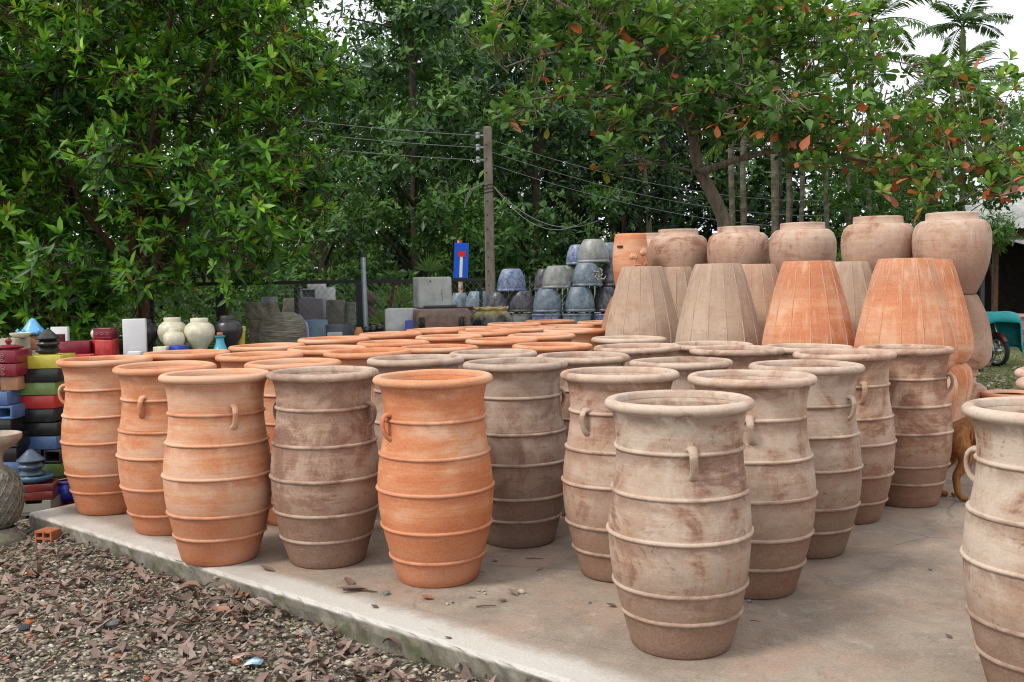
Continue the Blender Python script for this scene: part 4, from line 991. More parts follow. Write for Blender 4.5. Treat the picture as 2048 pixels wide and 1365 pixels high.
def kids(o): return KID.get(o.name, [])
KID = {}
def copy_thing(src):
    c = src.copy(); col.objects.link(c); KID[c.name] = []
    for ch in KID[src.name]:
        d = ch.copy(); col.objects.link(d); d.parent = c; KID[c.name].append(d)
        if ch.name in KID:
            KID[d.name] = []
            for g in KID[ch.name]:
                e = g.copy(); col.objects.link(e); e.parent = d; KID[d.name].append(e)
    return c
def reg(t):
    KID[t.name] = [o for o in col.objects if o.parent == t]; return t
def paint(t, wear, seed, tone=0., lift=0.):
    for ch in KID[t.name]:
        ch['wear'] = float(wear); ch['seed'] = float(seed); ch['tone'] = float(tone); ch['vert'] = 1.0 if t.name.startswith('ribbed') else 0.0; ch['lift'] = float(ch.get('lift', 0.0))+lift if 'lift' in ch else lift
JARS = [  # name, x, y, wear, tone, handle turn (degrees from facing the camera) , label
 ('front', .736, 4.402, .97, .05, 11, 'pale weathered jar nearest the camera, alone at front, handle facing forward'),
 ('right', 2.078, 3.805, 1.0, .0, -100, 'pale beige jar cut off by the right picture edge'),
 ('right2', 2.72, 4.62, .8, .0, 40, 'jar showing only its rim behind the cut off right edge jar'),
 ('right3', 3.05, 5.32, .8, .0, 70, 'farthest jar at right edge, a sliver of pale rim showing'),
 ('J', 1.24, 5.185, .92, .0, -3, 'tan jar directly behind the pale jar nearest the camera'),
 ('G', 1.733, 5.898, .95, .15, 58, 'greyish weathered jar in the middle of the right hand row, curled handle'),
 ('H', 2.233, 6.685, .85, .0, 25, 'blotched jar with orange inside, next to last in the right hand row'),
 ('I', 2.81, 7.123, .88, .0, 80, 'red brown blotched jar ending the right hand row beside the dog'),
 ('S', .585, 5.494, .88, .1, 140, 'pinkish weathered jar just left of the pale jar nearest the camera'),
 ('r', .026, 6.229, 1.0, .38, -75, 'dark grey brown jar right of the bright orange front jar'),
 ('orange', -.432, 5.464, .0, .0, -62, 'bright clean orange jar at front middle, handle on its left'),
 ('p4', -1.12, 5.853, .95, .16, 62, 'grey brown stained jar between two orange jars in the front row'),
 ('p3', -1.769, 5.935, .08, .0, 20, 'pale orange jar at the slab edge with handle facing the camera'),
 ('p2', -2.33, 6.685, .04, .0, 150, 'orange jar second from the left end of the front row'),
 ('p1', -2.975, 7.292, .04, .0, -88, 'orange jar at the left end with a loop handle beside the coloured boxes'),
 ('q', -.647, 6.68, .95, .35, 30, 'grey rimmed jar straight behind the bright clean orange jar'),
 ('n', -.138, 7.368, .95, .3, 100, 'whitish grey rimmed jar behind the dark grey brown jar'),
 ('o', .493, 6.977, .92, .15, 10, 'pale rimmed jar behind and left of the pinkish jar'),
 ('F', 1.081, 6.393, .95, .15, 60, 'pale rimmed jar between pinkish jar and tan jar, one row back'),
 ('D', 1.602, 7.137, .93, .05, 60, 'pale rimmed jar before the second ribbed pot from left'),
 ('C', .965, 7.629, .9, .0, 60, 'brown rimmed jar before the leftmost ribbed pot'),
 ('A', 1.003, 8.635, .9, .0, 60, 'tan rimmed jar touching the foot of the leftmost ribbed pot'),
 ('B', 1.605, 8.053, .92, .0, 60, 'tan rimmed jar before the gap right of leftmost ribbed pot'),
 ('E', 2.24, 7.575, .9, .05, 60, 'tan rimmed jar before the left orange ribbed pot'),
 ('m', .322, 8.17, .0, .0, 60, 'orange jar behind the pale rims, nearest the leftmost ribbed pot'),
 ('l', -.095, 9.017, .0, .0, 60, 'orange jar in mid field, straight below the utility pole'),
 ('p', -.61, 8.297, .08, .0, 60, 'orange jar with whitish rim one row behind the grey rims'),
 ('t6', -1.097, 7.641, .0, .0, 60, 'orange jar behind the grey rimmed jar, left of the whitish orange rim'),
 ('t9', -1.507, 6.877, .06, .0, 60, 'orange jar peeping between the pale orange and grey brown front jars'),
 ('t7', -1.955, 7.62, .0, .0, 60, 'orange jar behind the pale orange jar at slab edge'),
 ('t8', -2.52, 7.82, .0, .0, 60, 'orange jar wedged behind the two leftmost front jars'),
 ('t4', -1.548, 8.339, .0, .0, 60, 'orange jar third from the left edge of the field, below blue square pot'),
 ('t5', -2.119, 8.68, .0, .0, 60, 'orange jar at the left border nearest the teal vase'),
 ('t2', -1.07, 8.97, .0, .0, 60, 'orange jar below the upright steel pipe'),
 ('t1', -1.66, 9.35, .0, .0, 60, 'orange jar on the left border below the grooved grey jar'),
 ('t3', -1.251, 10.326, .0, .0, 60, 'orange jar on the left border before the black ball pot'),
 ('k', -.62, 9.847, .0, .0, 60, 'orange jar before the lower concrete cube'),
 ('i', -.225, 10.45, .0, .0, 60, 'orange jar before the yellow topped black jar, second back'),
 ('j', .288, 9.682, .0, .0, 60, 'orange jar in mid field, just right of the pole'),
 ('h', -.83, 10.986, .0, .0, 60, 'orange jar on the left border before the brown dripped trough'),
 ('e', -.424, 11.71, .0, .0, 60, 'orange jar on the left border before the yellow topped black jar'),
 ('f', .189, 11.046, .0, .0, 60, 'orange jar in the far rows, straight right of the pole'),
 ('g', .652, 10.492, .0, .0, 60, 'orange jar in far rows with its side showing left of the ribbed pots'),
 ('c', .02, 12.247, .0, .0, 60, 'orange jar in the last but one row below the utility pole'),
 ('d', .641, 11.856, .0, .0, 60, 'orange jar in the last but one row before the blue rimmed pots'),
 ('a', .501, 13.152, .0, .0, 60, 'farthest orange jar before the blue rimmed pots'),
 ('b', 1.152, 12.621, .0, .0, 60, 'far orange jar half hidden by the leftmost ribbed pot')]
xy = np.array([(j[1], j[2]) for j in JARS])
fixed = np.array([j[1+1] < 6.2 for j in JARS])
for it in range(60):
    for a in range(len(xy)):
        for c in range(a+1, len(xy)):
            d = xy[c]-xy[a]; L = np.hypot(*d)
            if L < .668:
                s = d/L*(.668-L)*.5; xy[a] -= s; xy[c] += s
protos = [reg(make_jar(v)) for v in range(7)]
used = [False]*7
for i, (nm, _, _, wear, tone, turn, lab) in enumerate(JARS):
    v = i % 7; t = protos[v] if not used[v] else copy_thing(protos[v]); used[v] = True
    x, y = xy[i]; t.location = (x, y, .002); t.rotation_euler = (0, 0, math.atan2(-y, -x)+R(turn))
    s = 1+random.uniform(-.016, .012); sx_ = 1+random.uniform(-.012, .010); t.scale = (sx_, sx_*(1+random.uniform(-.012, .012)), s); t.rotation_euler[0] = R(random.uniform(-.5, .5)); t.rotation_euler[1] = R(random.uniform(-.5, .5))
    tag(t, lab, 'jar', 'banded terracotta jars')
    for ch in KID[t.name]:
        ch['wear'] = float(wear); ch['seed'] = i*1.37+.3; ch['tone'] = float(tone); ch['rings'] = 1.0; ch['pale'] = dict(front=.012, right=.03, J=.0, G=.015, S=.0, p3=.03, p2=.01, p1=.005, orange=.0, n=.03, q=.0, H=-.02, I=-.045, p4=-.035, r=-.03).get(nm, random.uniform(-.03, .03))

# ------------------------------------------------------------------ ribbed pots stacked mouth to mouth
RH = .877
RIBP = [(.198, 0), (.208, .012), (.236, .10), (.270, .22), (.306, .35), (.337, .48), (.364, .60), (.379, .69), (.381, .76), (.366, .83), (.330, RH-.008), (.318, RH)]
NR = 14
def ribbed_meshes(sd):
    def rm(a, z):
        f = (a*NR/(2*math.pi)) % 1; d = math.cos(math.pi/NR)/math.cos((f-.5)*2*math.pi/NR); return 1+(d-1)*.65
    b = MB(); b.lathe(RIBP+[(.29, RH-.01), (.30, .5), (.19, .05), (0, .05)], NR*6, rmod=rm); body = wob(b.mesh('body', TERRA, 50), .004, sd)
    b = MB(); vs, fs = [], []
    for q, (r, z) in enumerate(RIBP[1:-1]):
        h = .0045 if 0 < q < len(RIBP)-4 else .001; rr = r+.0003; wd = .0075
        vs += [(rr-.006, -wd, z), (rr+h, -wd*.35, z), (rr+h, wd*.35, z), (rr-.006, wd, z)]
    for q in range(len(RIBP)-3):
        for e in range(3): a = q*4+e; fs.append((a, a+1, a+5, a+4))
    b.add(vs, fs); rib = b.mesh('rib', TERRA, 60); return body, rib
RV = [ribbed_meshes(30), ribbed_meshes(33)]
def make_ribbed(v):
    t = thing('ribbed_pot', None, 'pot'); ob('body', RV[v][0], t, lift=.1)
    for q in range(NR): ob('rib', RV[v][1], t, rot=(0, 0, q*2*math.pi/NR), lift=.4)
    return reg(t)
RP = [make_ribbed(0), make_ribbed(1)]; ru = [False, False]
def ribbed(x, y, upper, wear, seed, lab, v=0, tone=0., rz=0.):
    t = RP[v] if not ru[v] else copy_thing(RP[v]); ru[v] = True
    t.location = (x, y, 2*RH+.006 if upper else .003); t.rotation_euler = (math.pi if upper else 0, 0, rz)
    tag(t, lab, 'pot', 'ribbed terracotta pots'); paint(t, wear, seed, tone)
def xat(px, Y): return PX(px, 600, Y)[0]
rows = [(1285, 10.1, .90, 'tan', 'leftmost of the front ribbed pots', .15), (1436, 9.05, .93, 'tan', 'second of the front ribbed pots, left of the orange ones', .1),
        (1616, 8.40, .04, 'orange', 'front ribbed pot left of the tallest orange one', 0), (1811, 7.85, .08, 'orange', 'tallest front ribbed pot at right', 0)]
for i, (px, Y, wr, cn, lab, tn) in enumerate(rows):
    x = xat(px, Y)
    ribbed(x, Y, True, wr, 51+i*1.9, f'{cn} upturned pot, {lab}', i % 2, tn, .22*i)
    ribbed(x+.005, Y, False, min(1, wr+.03), 61+i*1.7, f'{cn} pot standing under the {lab}', (i+1) % 2, tn, .1+.3*i)
rows2 = [(1350, 10.95, .88, 'tan', 'between the two front tan ribbed pots', .0), (1506, 9.75, .70, 'pinkish', 'between front tan and orange ribbed pots', .0),
         (1690, 9.1, .95, 'greyish tan', 'between the two front orange ribbed pots', .15), (1851, 8.6, .0, 'orange', 'half behind the tallest orange pot on its right', 0)]
for i, (px, Y, wr, cn, lab, tn) in enumerate(rows2):
    x = xat(px, Y)
    ribbed(x, Y, True, wr, 71+i*1.9, f'{cn} upturned rear pot, {lab}', i % 2, tn, .1+.25*i)
    ribbed(x-.004, Y, False, wr, 81+i*1.3, f'{cn} lower rear pot, {lab}', (i+1) % 2, tn, .17*i)

# ------------------------------------------------------------------ large smooth jars, three high
JH = .722
JP = [(.199, 0), (.210, .010), (.238, .075), (.270, .145), (.294, .215), (.313, .30), (.326, .39), (.330, .47), (.325, .55), (.303, .615), (.262, .652), (.222, .664), (.220, .704), (.221, .716), (.215, JH)]
b = MB(); b.lathe(JP[:11]+[(.18, .655), (.25, .6), (.27, .5), (.19, .05), (0, .05)], 64); JB = wob(b.mesh('body', TERRA, 60), .004, 41)
b = MB(); b.lathe([(.232, .655)]+JP[11:]+[(.198, JH-.004), (.195, .655)], 64, cap0=False); JN = wob(b.mesh('neck', TERRA, 60), .003, 41)
big0 = thing('storage_jar', None, 'jar'); ob('body', JB, big0); ob('neck', JN, big0, lift=.35); reg(big0); bused = [False]
def big(x, y, tier, seed, wear, tone, lab):
    t = big0 if not bused[0] else copy_thing(big0); bused[0] = True
    flip = tier == 1; t.location = (x, y, tier*(JH+.003)+(JH if flip else 0)+.003); t.rotation_euler = (math.pi if flip else 0, 0, seed)
    tag(t, lab, 'jar', 'large smooth storage jars'); paint(t, wear, seed, tone, .0)
names = ['first from the left', 'second from the left', 'third from the left', 'fourth from the left', 'rightmost']
for i, (px, Y, w1, tn) in enumerate(((1357, 11.15, .86, .12), (1477, 10.75, .84, .1), (1605, 10.2, .84, .12), (1755, 9.35, .84, .2), (1902, 8.95, .86, .15))):
    x = xat(px, Y)
    big(x, Y, 2, 91+i*1.7, w1, tn, f'tan wide shouldered jar on top of the tall stacks, {names[i]}')
    big(x+.01, Y, 1, 101+i*1.3, w1, tn, f'tan upturned jar in the middle of its tall stack, {names[i]}')
    big(x-.01, Y, 0, 111+i*1.1, w1*.9, tn, f'tan jar at the bottom of its tall stack, {names[i]}')
x = xat(1298, 12.0)
big(x, 12.0, 2, 131, .8, .0, 'tan jar on top behind the relief pot, mostly hidden')
big(x, 12.0, 1, 132, .8, .0, 'tan upturned jar hidden under the jar behind the relief pot')
big(x, 12.0, 0, 133, .8, .0, 'tan bottom jar of the stack behind the relief pot')

# orange barrel with lotus relief on its own stack
BX, BY = xat(1262, 10.75), 10.75
big(BX, BY, 1, 141, .7, .0, 'upturned jar carrying the orange relief barrel'); big(BX, BY, 0, 142, .7, .0, 'bottom jar under the orange relief barrel')
bz = 2*(JH+.003)+.004; bh = PX(1262, 468, BY)[2]-bz
t = thing('relief_barrel', 'smooth orange barrel pot with lotus flowers in relief and a slot', 'barrel pot', (BX, BY, bz), 0)
b = MB(); s = bh/.62
b.lathe([(.140, 0), (.150, .01*s), (.172, .12*s), (.190, .28*s), (.195, .36*s), (.188, .46*s), (.175, .55*s), (.166, .605*s), (.160, .617*s), (.150, .62*s), (0, .62*s)], 48); b.build('body', TERRA, t, 60, wear=.05, seed=151.)
def relief(az, z, pts, r, rr=.194):
    out = []
    for (u, v_) in pts: a = az+u/rr; out.append((rr*math.cos(a), rr*math.sin(a), z+v_))
    b = MB(); b.tube(out, r, 6); return b
vaz = math.atan2(-BY, -BX); fz = .40*s
b = MB(); b.box((.193*math.cos(vaz-.62), .193*math.sin(vaz-.62), .49*s), (.012, .066, .024), vaz-.62); b.build('slot', mat_plain('slot_shadow_clay', (.12, .04, .02), .9, .1), t)
for (u, v_, sc) in ((.03, .02, 1.0), (.155, .06, 1.15), (.19, -.05, .8)):
    for q in range(5):
        a = R(-50+25*q); dx, dz = math.sin(a)*.05*sc, math.cos(a)*.055*sc
        relief(vaz, fz-.06, [(u, v_), (u+dx*.8, v_+dz*.6), (u+dx*1.0, v_+dz*1.3)], [.010*sc, .017*sc, .004], .192).build('petal', TERRA, t, 179, wear=.05, seed=152., lift=.2)
    relief(vaz, fz-.06, [(u, v_), (u+.02, v_-.06), (u-.01, v_-.13), (u+.03, v_-.19)], .009, .192).build('stalk', TERRA, t, 179, wear=.05, seed=152.)
for (u, v_) in ((.075, -.06), (.13, -.12)):
    relief(vaz, fz-.06, [(u-.05, v_), (u-.02, v_+.022), (u+.03, v_+.018), (u+.055, v_-.01), (u+.02, v_-.025), (u-.03, v_-.02), (u-.05, v_)], .010, .192).build('lily_pad', TERRA, t, 179, wear=.05, seed=152.)

# small low pot at right beyond the dog
q = PX(1999, 786, 8.6); t = thing('low_pot', 'small orange rimmed pot on the ground behind the right edge jars', 'pot', (q[0]+.10, 8.6, .003))
b = MB(); hz = q[2]; b.lathe([(.15, 0), (.20, hz*.3), (.225, hz*.7), (.215, hz*.93), (.19, hz*.93), (.19, hz*.4), (0, hz*.3)], 40); b.build('body', TERRA, t, 60, wear=.3, seed=161.)
b = MB(); b.lathe([(.19, hz*.93), (.235, hz*.93), (.245, hz*.965), (.235, hz), (.19, hz), (.18, hz*.96)], 40, cap0=False); b.build('rim', TERRA, t, 179, wear=.2, seed=162., lift=.3)

# ------------------------------------------------------------------ coloured glazed ware at the left
GL = {}
def glaze(nm, c, rough=.28):
    if nm not in GL: GL[nm] = mat_glaze('glaze_'+nm, c, rough)
    return GL[nm]
BLK = ('black', (.014, .014, .015)); NAVY = ('slate_blue', (.075, .14, .29)); GRN = ('leaf_green', (.17, .27, .08)); RED = ('red', (.44, .03, .025))
YEL = ('mustard_yellow', (.50, .43, .055)); BUR = ('burgundy', (.20, .012, .028)); BLU = ('cobalt', (.015, .04, .36)); TEAL = ('turquoise', (.06, .33, .42)); CRM = ('cream', (.62, .57, .42)); SKY = ('sky_blue', (.13, .38, .66)); MOS = ('moss_green', (.12, .19, .05)); SLT = ('slate', (.055, .085, .12)); TERR = ('bare_clay', (.46, .22, .12))
def px_w(px, Y): return px*Y/F
def planter_mesh(nm, w_, d_, h_, m, t=.020, bev=.0055):
    """hollow box with thick walls and rounded corners, open on top"""
    b = MB(); W, D, H = w_/2, d_/2, h_; o = [(-W, -D), (W, -D), (W, D), (-W, D)]; i_ = [(-W+t, -D+t), (W-t, -D+t), (W-t, D-t), (-W+t, D-t)]
    v = [(*p, 0) for p in o]+[(*p, H) for p in o]+[(*p, H) for p in i_]+[(*p, t) for p in i_]
    f = [(3, 2, 1, 0)]+[(q, (q+1) % 4, 4+(q+1) % 4, 4+q) for q in range(4)]+[(4+q, 4+(q+1) % 4, 8+(q+1) % 4, 8+q) for q in range(4)]+[(8+q, 8+(q+1) % 4, 12+(q+1) % 4, 12+q) for q in range(4)]+[(12, 13, 14, 15)]
    b.add(v, f); return b.mesh(nm, m, 45, bev)
def planter(label, gl, x, Y, z, w_, h_, d_=.30, rz=0., up=True, group='glazed boxes stacked at the left', name='glazed_planter', cat='planter', mat=None):
    """up: opening on top; else it lies with the opening towards the camera"""
    m = mat or glaze(*gl); t = thing(name, label, cat, (x, Y, z), rz, group)
    if up: o = ob('body', planter_mesh('body', w_, d_, h_, m), t)
    else: o = ob('body', planter_mesh('body', w_, h_, d_, m), t, loc=(0, d_/2, h_/2), rot=(R(90), 0, 0))
    o['seed'] = random.uniform(0, 20); return t
def stack(px0, px1, Y, z0, items, d_=.3):
    z = z0; out = []
    for lab, gl, h, a, c, up in items:
        hh = px_w(h, Y); x = xat((a+c)/2, Y); planter(lab, gl, x, Y+random.uniform(-.012, .012), z+.001, px_w(c-a, Y), hh-.004, d_, R(random.uniform(-3, 3)), up); z += hh
    return z
YB = 8.2
zb = stack(38, 130, YB, GZ+.03, [
 ('black box at the bottom of the taller stack beside the first orange jar', BLK, 34, 58, 124, True),
 ('black box second from the bottom of the taller stack', BLK, 28, 60, 122, True),
 ('moss green box low in the taller stack under the hollow black pair', MOS, 27, 66, 122, True)])
hb = px_w(27, YB)
planter('hollow black block, left one of the pair in the taller stack', BLK, xat(69, YB), YB-.02, zb+.001, px_w(35, YB), hb, .28, 0, False)
planter('hollow black block, right one of the pair in the taller stack', BLK, xat(109, YB), YB-.02, zb+.001, px_w(35, YB), hb, .28, 0, False)
zb = stack(38, 130, YB, zb+hb+.003, [
 ('slate blue box above the hollow black pair in the taller stack', NAVY, 27, 42, 120, True),
 ('black box right on the slate blue one in the taller stack', BLK, 27, 44, 122, True),
 ('black box right under the red one in the taller stack', BLK, 27, 35, 114, True),
 ('bright red box in the middle of the taller stack', RED, 27, 38, 118, True),
 ('light green box on the red one in the taller stack', GRN, 26, 39, 118, True),
 ('black box between light green and mustard ones in the taller stack', BLK, 26, 48, 126, True),
 ('mustard yellow box topping the taller stack under the black pagoda lid', YEL, 27, 52, 130, True)])
def pagoda(label, gl, x, Y, z, r, h, tiers=3, cone=.45, group='pagoda shaped lantern tops'):
    t = thing('pagoda_lantern', label, 'lantern top', (x, Y, z), 0, group); m = glaze(*gl); zc = 0; th = h*(1-cone)/max(1, tiers-1)
    for q in range(tiers):
        b = MB()
        if q < tiers-1: b.lathe([(r*.70, zc), (r*.78, zc+th*.15), (r*1.0-.06*r*q, zc+th*.42), (r*1.0-.06*r*q, zc+th*.52), (r*.72, zc+th*.85), (r*.66, zc+th), (0, zc+th)], 36)
        else: b.lathe([(r*.66, zc), (r*.98, zc+h*cone*.10), (r*1.0, zc+h*cone*.18), (r*.78, zc+h*cone*.36), (r*.45, zc+h*cone*.68), (r*.25, zc+h*cone*.9), (r*.10, zc+h*cone*.98), (0, zc+h*cone)], 36)
        o = b.build('tier', m, t, 50); o['seed'] = q*3.3+x; zc += th
    return t
pagoda('black pagoda lantern top on the mustard yellow box', BLK, xat(92, YB), YB, zb+.001, px_w(24, YB), px_w(51, YB))
YA = 8.0
zA = stack(0, 40, YA, GZ+.03, [
 ('black box lowest in the left edge stack', BLK, 40, -45, 26, True), ('black box second lowest in the left edge stack', BLK, 36, -40, 30, True),
 ('slate blue box low in the left edge stack behind the stone urn', NAVY, 29, -45, 40, True), ('black box above the low slate blue one at the left edge', BLK, 28, -40, 37, True)])
hA = px_w(27, YA)
planter('hollow light green block at the left edge', GRN, xat(-7, YA), YA-.02, zA+.001, px_w(34, YA), hA, .28, 0, False)
planter('hollow black block right beside the hollow light green one', BLK, xat(28, YA), YA-.02, zA+.001, px_w(30, YA), hA, .28, 0, False)
zA = stack(0, 40, YA, zA+hA+.003, [('black box under the hollow slate blue block at the left edge', BLK, 28, -40, 30, True)])
planter('hollow slate blue block at the left edge', NAVY, xat(18, YA), YA-.02, zA+.001, px_w(33, YA), hA, .28, 0, False)
planter('red block cut off by the left edge beside hollow slate blue one', RED, xat(-18, YA), YA-.02, zA+.001, px_w(36, YA), hA, .28, 0, True)
zA = stack(0, 40, YA, zA+hA+.003, [('slate blue box above the hollow slate blue block', NAVY, 28, -45, 25, True)])
planter('bare clay cube under the burgundy relief planters', TERR, xat(21, YA), YA-.02, zA+.001, px_w(34, YA), px_w(28, YA), .15, R(4), True)
planter('bare clay cube cut off by the left edge', TERR, xat(-14, YA), YA-.02, zA+.001, px_w(32, YA), px_w(28, YA), .15, 0, True)
zA += px_w(29, YA)
def scroll(parent, m, x0, z0, w_, h_, y, n=3, r=.0035):
    for q in range(n):
        b = MB(); pts = []
        for s in range(15):
            a = s/14*2.1*math.pi*(1 if q % 2 else -1); rr = w_*.42*(1-s/20); pts.append((x0+math.cos(a)*rr, y, z0+(q+.5)*h_/n+math.sin(a)*rr*.75))
        b.tube(pts, r, 5); b.build('scroll', m, parent, 179)
M_GOLD = mat_plain('worn_relief_clay', (.36, .16, .14), .5, .4, .2, 30)
for q, lab in enumerate(('lower burgundy planter with scroll relief at the left edge', 'upper burgundy planter with scroll relief at the left edge')):
    t = planter(lab, BUR, xat(10, YA), YA, zA+.001, px_w(66, YA), px_w(26, YA)-.004, .3, R(1.5), True, 'burgundy relief planters'); scroll(t, M_GOLD, px_w(7, YA), .012, px_w(11, YA), px_w(26, YA)-.03, -.154); zA += px_w(26, YA)
t = thing('knob_topped_cover', 'burgundy round lid with pointed knob on the upper scroll planter', 'pot cover', (xat(13, YA), YA, zA+.001)); m = glaze(*BUR)
b = MB(); b.lathe([(.085, 0), (.11, .01), (.115, .02), (.05, .034), (.0, .036)], 28); b.build('plate', m, t, 50, seed=1.)
b = MB(); b.lathe([(.018, .03), (.015, .042), (.024, .055), (.026, .07), (.014, .09), (.0, .098)], 20); b.build('knob', m, t, 60, seed=2.)

# things standing behind, on a low wall of pale blocks
M_BLOCK = mat_plain('pale_cement_block', (.42, .38, .28), .9, .2, .25, 5)
M_WHITE = mat_plain('matt_white_board', (.68, .67, .68), .7, .3, .08, 4)
YC = 10.2
def ztop_at(px, py, Y): return PX(px, py, Y)[2]
def block(label, x0, y0, x1, y1, Y, d_=.3, mat=None, name='cement_block', cat='block', group=None, zfloor=None, rz=0, bev=.008):
    a = PX((x0+x1)/2, y1, Y); w_ = px_w(x1-x0, Y); h = PX((x0+x1)/2, y0, Y)[2]-a[2]; z = a[2] if zfloor is None else zfloor
    if zfloor is not None: h = PX((x0+x1)/2, y0, Y)[2]-zfloor
    b = MB(); b.box((0, 0, h/2), (w_, d_, h)); o = b.build(name, mat or M_BLOCK, None, 45, bev, loc=(a[0], Y, z), rot=(0, 0, rz), seed=random.uniform(0, 9)); return tag(o, label, cat, group)
# supports: three piers under a long shelf
zs = ztop_at(250, 709, 11.0)
for q, px in enumerate((60, 150, 245, 330, 420, 500)):
    block(['pale cement pier holding the ware shelf, leftmost', 'pale cement pier under the burgundy pots', 'pale cement pier under the red cubes', 'pale cement pier under the cream vases', 'pale cement pier under the teal vase', 'pale cement pier holding the shelf end near the grey jar'][q], px-26, 712, px+26, 900, 11.0, .34, zfloor=GZ, group='cement piers under the shelf')
x0_, x1_ = xat(28, 11), xat(535, 11)
M_PLANK = mat_plain('weathered_plank', (.20, .17, .14), .9, .2, .3, 12)
zz = ztop_at(280, 711, 11.0)
shelf = thing('ware_shelf', 'long weathered plank shelf carrying vases behind the orange jars', 'shelf', ((x0_+x1_)/2, 11.0, zz-.035))
for q in range(3):
    b = MB(); b.box((random.uniform(-.03, .03), -.3+.3*q, 0), (x1_-x0_, .27, .05)); b.build('plank', M_PLANK, shelf, None, .005)
ZS = zz-.008
def on_shelf_z(Y=11.0): return ZS
def vase(label, prof, gl, px, Y, z, pxw, pxh, name='vase', cat='vase', neck=None, group=None, seg=40):
    t = thing(name, label, cat, (xat(px, Y), Y, z), 0, group); w_ = px_w(pxw, Y)/2; h = px_w(pxh, Y); m = gl if not isinstance(gl, tuple) else glaze(*gl)
    k_ = len(prof) if neck is None else neck
    b = MB(); b.lathe([(r*w_, z_*h) for r, z_ in prof[:k_]]+([(0, prof[-1][1]*h)] if neck is None else []), seg); o = b.build('body', m, t, 60); o['seed'] = random.uniform(0, 20)
    if neck is not None:
        b = MB(); b.lathe([(r*w_, z_*h) for r, z_ in prof[k_-1:]], seg, cap0=False); o = b.build('neck', m, t, 60); o['seed'] = random.uniform(0, 20)
    return t
GINGER = [(.48, 0), (.46, .03), (.38, .08), (.36, .12), (.55, .24), (.85, .40), (.99, .56), (1.0, .66), (.90, .79), (.70, .865), (.58, .885), (.57, .89), (.58, .985), (.55, 1.0), (.48, .98), (.47, .88)]
ROUND = [(.55, 0), (.62, .03), (.85, .22), (.99, .45), (1.0, .58), (.9, .78), (.7, .9), (.62, .92), (.62, .985), (.55, 1.0), (.5, .97)]
YV = 11.0
vase('tall cream vase, the left and rear one of the cream pair', GINGER, CRM, 343, YV+.18, ZS, 58, 74, neck=12, group='cream vases')
vase('large cream footed vase standing right of the blue cube', GINGER, CRM, 397, YV, ZS, 60, 74, neck=12, group='cream vases')
vase('small cream jar in front of the left cream vase', GINGER, CRM, 345, YV-.12, ZS, 44, 56, neck=12, group='cream vases')
vase('black footed vase behind the teal bottle', GINGER, ('black_satin', (.022, .020, .024), .3), 455, YV+.16, ZS, 56, 76, neck=12)
vase('black jar half hidden behind the tall white box', GINGER, ('black_satin', (.022, .020, .024), .3), 283, YV+.26, ZS, 60, 70, neck=12)
t = vase('teal bell shaped bottle with clay stopper', [(.98, 0), (1.0, .03), (.93, .09), (.97, .12), (.90, .18), (.62, .38), (.44, .60), (.38, .78), (.36, .86), (.52, .90), (.54, .95), (.5, .965), (.3, .96)], TEAL, 437.5, YV-.18, ZS, 40, 42, 'teal_bottle', 'bottle')
b = MB(); b.lathe([(.03, 0), (.034, .012), (.03, .028), (0, .03)], 14); b.build('stopper', TERRA, t, 60, loc=(0, 0, px_w(41, YV)), wear=.1, seed=4.)
planter('small cream cube pot in front of the small cream jar', CRM, xat(342, YV), YV-.36, ZS, px_w(25, YV), px_w(22, YV), .13, R(3), True, None, 'cube_pot', 'pot')
planter('deep cobalt blue cube pot between the cream vases', BLU, xat(373, YV), YV-.30, ZS, px_w(26, YV), px_w(23, YV), .14, R(-32), True, None, 'cube_pot', 'pot')
planter('tall narrow matt white box standing on end on the shelf', CRM, xat(285, YV), YV-.26, ZS, px_w(42, YV), px_w(76, YV), .13, R(14), True, None, 'white_box', 'box', M_WHITE)
t = vase('yellow flower pot with clay rim behind the black vase', [(.7, 0), (.95, .8), (.95, .82), (1.05, .83), (1.05, .95), (1.0, 1.), (.9, .96)], YEL, 478, YV+.3, ZS, 22, 52, 'flower_pot', 'pot')
# red and burgundy group
planter('red cube pot, the nearer right one of the pair', RED, xat(227, YV), YV-.22, ZS, px_w(34, YV), px_w(36, YV), .17, R(-6), True, None, 'cube_pot', 'pot')
planter('red cube pot, the left one set at an angle', RED, xat(202, YV), YV-.05, ZS, px_w(24, YV), px_w(35, YV), .15, R(-38), True, None, 'cube_pot', 'pot')
t = planter('burgundy carved planter sitting on the red cubes', BUR, xat(217, YV), YV-.12, ZS+px_w(37, YV), px_w(37, YV), px_w(21, YV), .15, R(-7), True, None, 'carved_planter', 'planter')
for q in range(3): scroll(t, M_GOLD, px_w(-11+11*q, YV), .03, px_w(9, YV), px_w(11, YV), -.078, 1, .004)
for z_ in (.014, px_w(20, YV)-.008):
    b = MB(); b.box((0, -.076, z_), (px_w(36, YV), .006, .012)); b.build('moulding', glaze(*BUR), t)
planter('burgundy oval planter lying left of the red cubes', BUR, xat(157, YV), YV-.1, ZS+px_w(8, YV), px_w(58, YV), px_w(25, YV), .2, R(10), True, None, 'oval_planter', 'planter')
planter('flat red tray in front of the burgundy oval planter', RED, xat(188, YV), YV-.34, ZS, px_w(46, YV), px_w(9, YV), .2, R(-4), True, None, 'tray', 'tray')
planter('burgundy low box under the oval planter', BUR, xat(146, YV), YV-.24, ZS, px_w(34, YV), px_w(10, YV), .2, 0, True, None, 'tray', 'tray')
planter('burgundy tall pot right behind the black pagoda top', BUR, xat(117, YV), YV-.1, ZS, px_w(22, YV), px_w(47, YV), .16, R(-8), True, None, 'tall_pot', 'pot')
